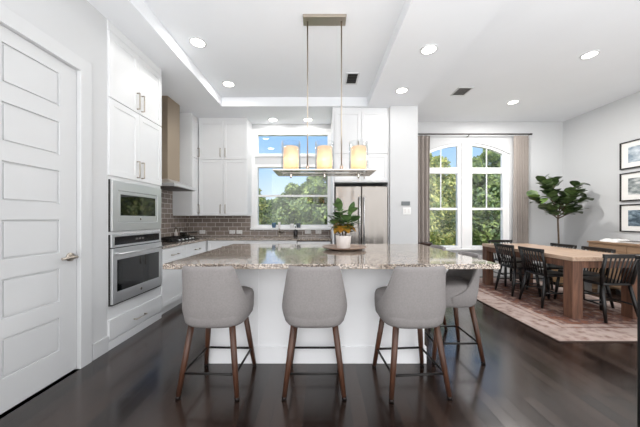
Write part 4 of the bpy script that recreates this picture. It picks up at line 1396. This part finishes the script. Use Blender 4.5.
# fiddle leaf tree
FT = Vector((4.62, 5.20, 0))
ft = thing('fiddle_leaf_tree', 'tall fiddle leaf tree in the corner right of the curtain', 'tree', FT)
MB().lathe([(0.0, 0), (0.17, 0), (0.20, 0.05), (0.215, 0.30), (0.205, 0.36), (0.19, 0.36), (0.185, 0.30), (0, 0.30)], FT + Vector((0, 0, 0.001)), 28).build('basket', 'basket', ft)
MB().lathe([(0.0, 0.302), (0.183, 0.302), (0.12, 0.32), (0, 0.325)], FT, 20).build('soil', 'soil', ft)
random.seed(11)
tk = MB(); lf = MB(); ll = MB()
tk.tube([FT + Vector((0, 0, 0.31)), FT + Vector((0.012, 0, 0.8)), FT + Vector((-0.004, 0, 1.2)), FT + Vector((0.0, 0, 1.36))], [0.017, 0.015, 0.014, 0.013], 10)
brs = [((0, 0, 1.36), (-0.20, -0.02, 1.72), (-0.34, -0.05, 1.98)), ((0, 0, 1.30), (-0.28, 0.03, 1.52), (-0.56, -0.08, 1.64)), ((0, 0, 1.36), (0.12, -0.03, 1.68), (0.36, -0.06, 1.90)),
       ((0, 0, 1.28), (0.24, 0.0, 1.48), (0.42, -0.10, 1.62)), ((0, 0, 1.33), (0.02, -0.2, 1.55), (0.06, -0.34, 1.72)), ((0, 0, 1.34), (-0.02, 0.1, 1.72), (0.06, 0.14, 2.0)), ((0, 0, 1.25), (0.14, -0.06, 1.34), (0.26, -0.10, 1.40)), ((0, 0, 1.24), (-0.16, -0.05, 1.34), (-0.34, -0.10, 1.46)), ((0, 0, 1.30), (0.03, 0.10, 1.50), (0.22, 0.10, 1.72))]
for bi, br in enumerate(brs):
    p = [FT + Vector(q) for q in br]
    tk.tube(p, [0.011, 0.009, 0.006], 8)
    for k in range(14):
        q = 0.30 + 0.7 * k / 13
        c_ = p[0].lerp(p[1], q * 2) if q < 0.5 else p[1].lerp(p[2], q * 2 - 1)
        dr = (p[2] - p[1]).normalized()
        a = k * 2.39 + bi
        v = Vector((math.cos(a), math.sin(a) * 0.9, 0.15 + 0.35 * random.random())) + dr * 0.7
        tgt = ll if (bi == 1 and k in (5, 8, 10, 12)) else lf
        tgt.leaf(c_, v, 0.15 + 0.07 * random.random(), 0.135 + 0.04 * random.random(), 0.5 * random.random(), 0.14)
tk.build('trunk', 'stem', ft); lf.build('foliage', 'fiddle', ft, fix=False)
o = ll.build('young_foliage', 'fiddle_light', ft, fix=False); o['label'] = 'bright green young leaves'

# small dark side table beyond the island end
o = thing('side_table', 'small dark wood side table below the left curtain', 'side table', (2.10, 5.38, 0))
MB().lathe([(0.0, 0), (0.10, 0.0), (0.135, 0.03), (0.15, 0.075), (0.15, 0.09), (0.0, 0.09)], (2.10, 5.38, 0.675), 30).build('table_top', 'darkwood', o)
MB().tube([(2.10, 5.38, 0.02), (2.10, 5.38, 0.68)], 0.02, 10).build('pedestal', 'darkwood', o)
MB().lathe([(0.0, 0), (0.14, 0), (0.14, 0.015), (0.03, 0.03), (0, 0.03)], (2.10, 5.38, 0.001), 24).build('foot', 'darkwood', o)

# black post close by on the right
o = thing('railing_post', 'black square post standing close by at the right', 'post', (1.683, 1.35, 0))
B(1.643, 1.723, 1.31, 1.39, 0.012, 1.03).build('shaft', 'black', o, bevel=0.004)
B(1.640, 1.728, 1.302, 1.398, 1.0302, 1.052).build('cap', 'black', o, bevel=0.004)
B(1.636, 1.736, 1.294, 1.406, 0.0, 0.0118).build('base_plate', 'black', o)

# ================================================================== OUTDOORS
lw = B(-14, 22, DY + 0.3, 26, -0.35, -0.30).build('lawn', 'lawn')
lw['kind'] = 'structure'; lw['label'] = 'green ground outside the windows'
def tree(x, y, h, rad, mats, seed, label, n=9000, low=0.12):
    rnd = random.Random(seed)
    t = thing('garden_tree', label, 'tree', (x, y, -0.30), 'trees outside the windows')
    b0 = Vector((x, y, -0.29))
    MB().tube([b0, b0 + Vector((0.1, 0.05, h * 0.4)), b0 + Vector((-0.05, 0, h * 0.85))], [0.13, 0.09, 0.03], 9).build('trunk', 'bark', t)
    blobs = []
    for k in range(16):
        q = low + (1 - low) * (k + 0.5) / 16
        rr = rad * (0.55 + 0.45 * math.sin(math.pi * min(1, q * 0.9 + 0.1)))
        a = k * 2.4 + seed
        blobs.append((b0 + Vector((math.cos(a) * rr * 0.55, math.sin(a) * rr * 0.55, h * q)), rr * (0.62 - 0.25 * q)))
    for mi, mt in enumerate(mats):
        m = MB()
        for _ in range(n // len(mats)):
            c_, rb = rnd.choice(blobs)
            d = Vector((rnd.gauss(0, 1), rnd.gauss(0, 1), rnd.gauss(0, 0.8))).normalized()
            p = c_ + d * rb * (0.72 + 0.4 * rnd.random())
            a = Vector((rnd.gauss(0, 1), rnd.gauss(0, 1), rnd.gauss(0, 1))).normalized()
            b_ = a.cross(d + Vector((0.01, 0.02, 0.03))).normalized()
            L = 0.055 + 0.06 * rnd.random(); w_ = L * 0.45
            m.add([p - a * L, p + b_ * w_, p + a * L, p - b_ * w_], [(0, 1, 2, 3)])
        m.build('foliage', mt, t, fix=False)
tree(-2.75, 9.3, 2.9, 1.0, ('tree_b', 'tree_a'), 1, 'yellow green tree at the left of the kitchen window view')
tree(-0.95, 11.9, 3.0, 1.2, ('tree_a', 'tree_c'), 2, 'mid green tree in the middle of the kitchen window view')
tree(0.15, 9.3, 3.3, 0.9, ('tree_c', 'tree_a'), 3, 'dark green tree at the right of the kitchen window view')
tree(3.3, 10.0, 4.1, 1.2, ('tree_a', 'tree_b'), 4, 'leafy tree seen through the left arched window, at its left', 11000)
tree(5.4, 12.8, 4.6, 1.4, ('tree_b', 'tree_a'), 5, 'yellow green tree seen behind the mullion of the arched windows', 11000)
tree(6.3, 10.0, 4.0, 1.15, ('tree_c', 'tree_a'), 6, 'green tree seen through the right half of right arched window', 11000)
tree(8.9, 12.8, 5.0, 1.4, ('tree_a', 'tree_c'), 7, 'tree beyond the right edge of the right arched window', 9000)
def hedge(name, x0, x1, y, h, mats, seed, label):
    rnd = random.Random(seed)
    t = thing(name, label, 'hedge', ((x0 + x1) / 2, y, -0.30))
    MB().box(x0 + 0.25, x1 - 0.25, y - 0.15, y + 0.3, -0.29, h - 0.9).build('inner_branches', 'tree_c', t)
    for mt in mats:
        m = MB()
        for _ in range(6500):
            p = Vector((rnd.uniform(x0, x1), y - rnd.uniform(0.1, 0.75), rnd.uniform(-0.25, h)))
            p.y += 0.25 * math.sin(p.x * 2.1 + p.z) ; p.z -= 0.3 * abs(math.sin(p.x * 1.7)) * max(0, p.z) / h
            a = Vector((rnd.gauss(0, 1), rnd.gauss(0, 0.6), rnd.gauss(0, 1))).normalized()
            b_ = a.cross(Vector((0.1, 1, 0.2))).normalized()
            L = 0.07 + 0.07 * rnd.random(); w_ = L * 0.45
            m.add([p - a * L, p + b_ * w_, p + a * L, p - b_ * w_], [(0, 1, 2, 3)])
        m.build('foliage', mt, t, fix=False)
hedge('garden_hedge', -5.0, 2.0, 15.5, 2.6, ('tree_a', 'tree_c'), 21, 'tall green hedge closing the view behind the kitchen window trees')
hedge('garden_hedge', 3.0, 13.5, 16.5, 4.0, ('tree_c', 'tree_a'), 22, 'tall green hedge closing the view behind the arched window trees')
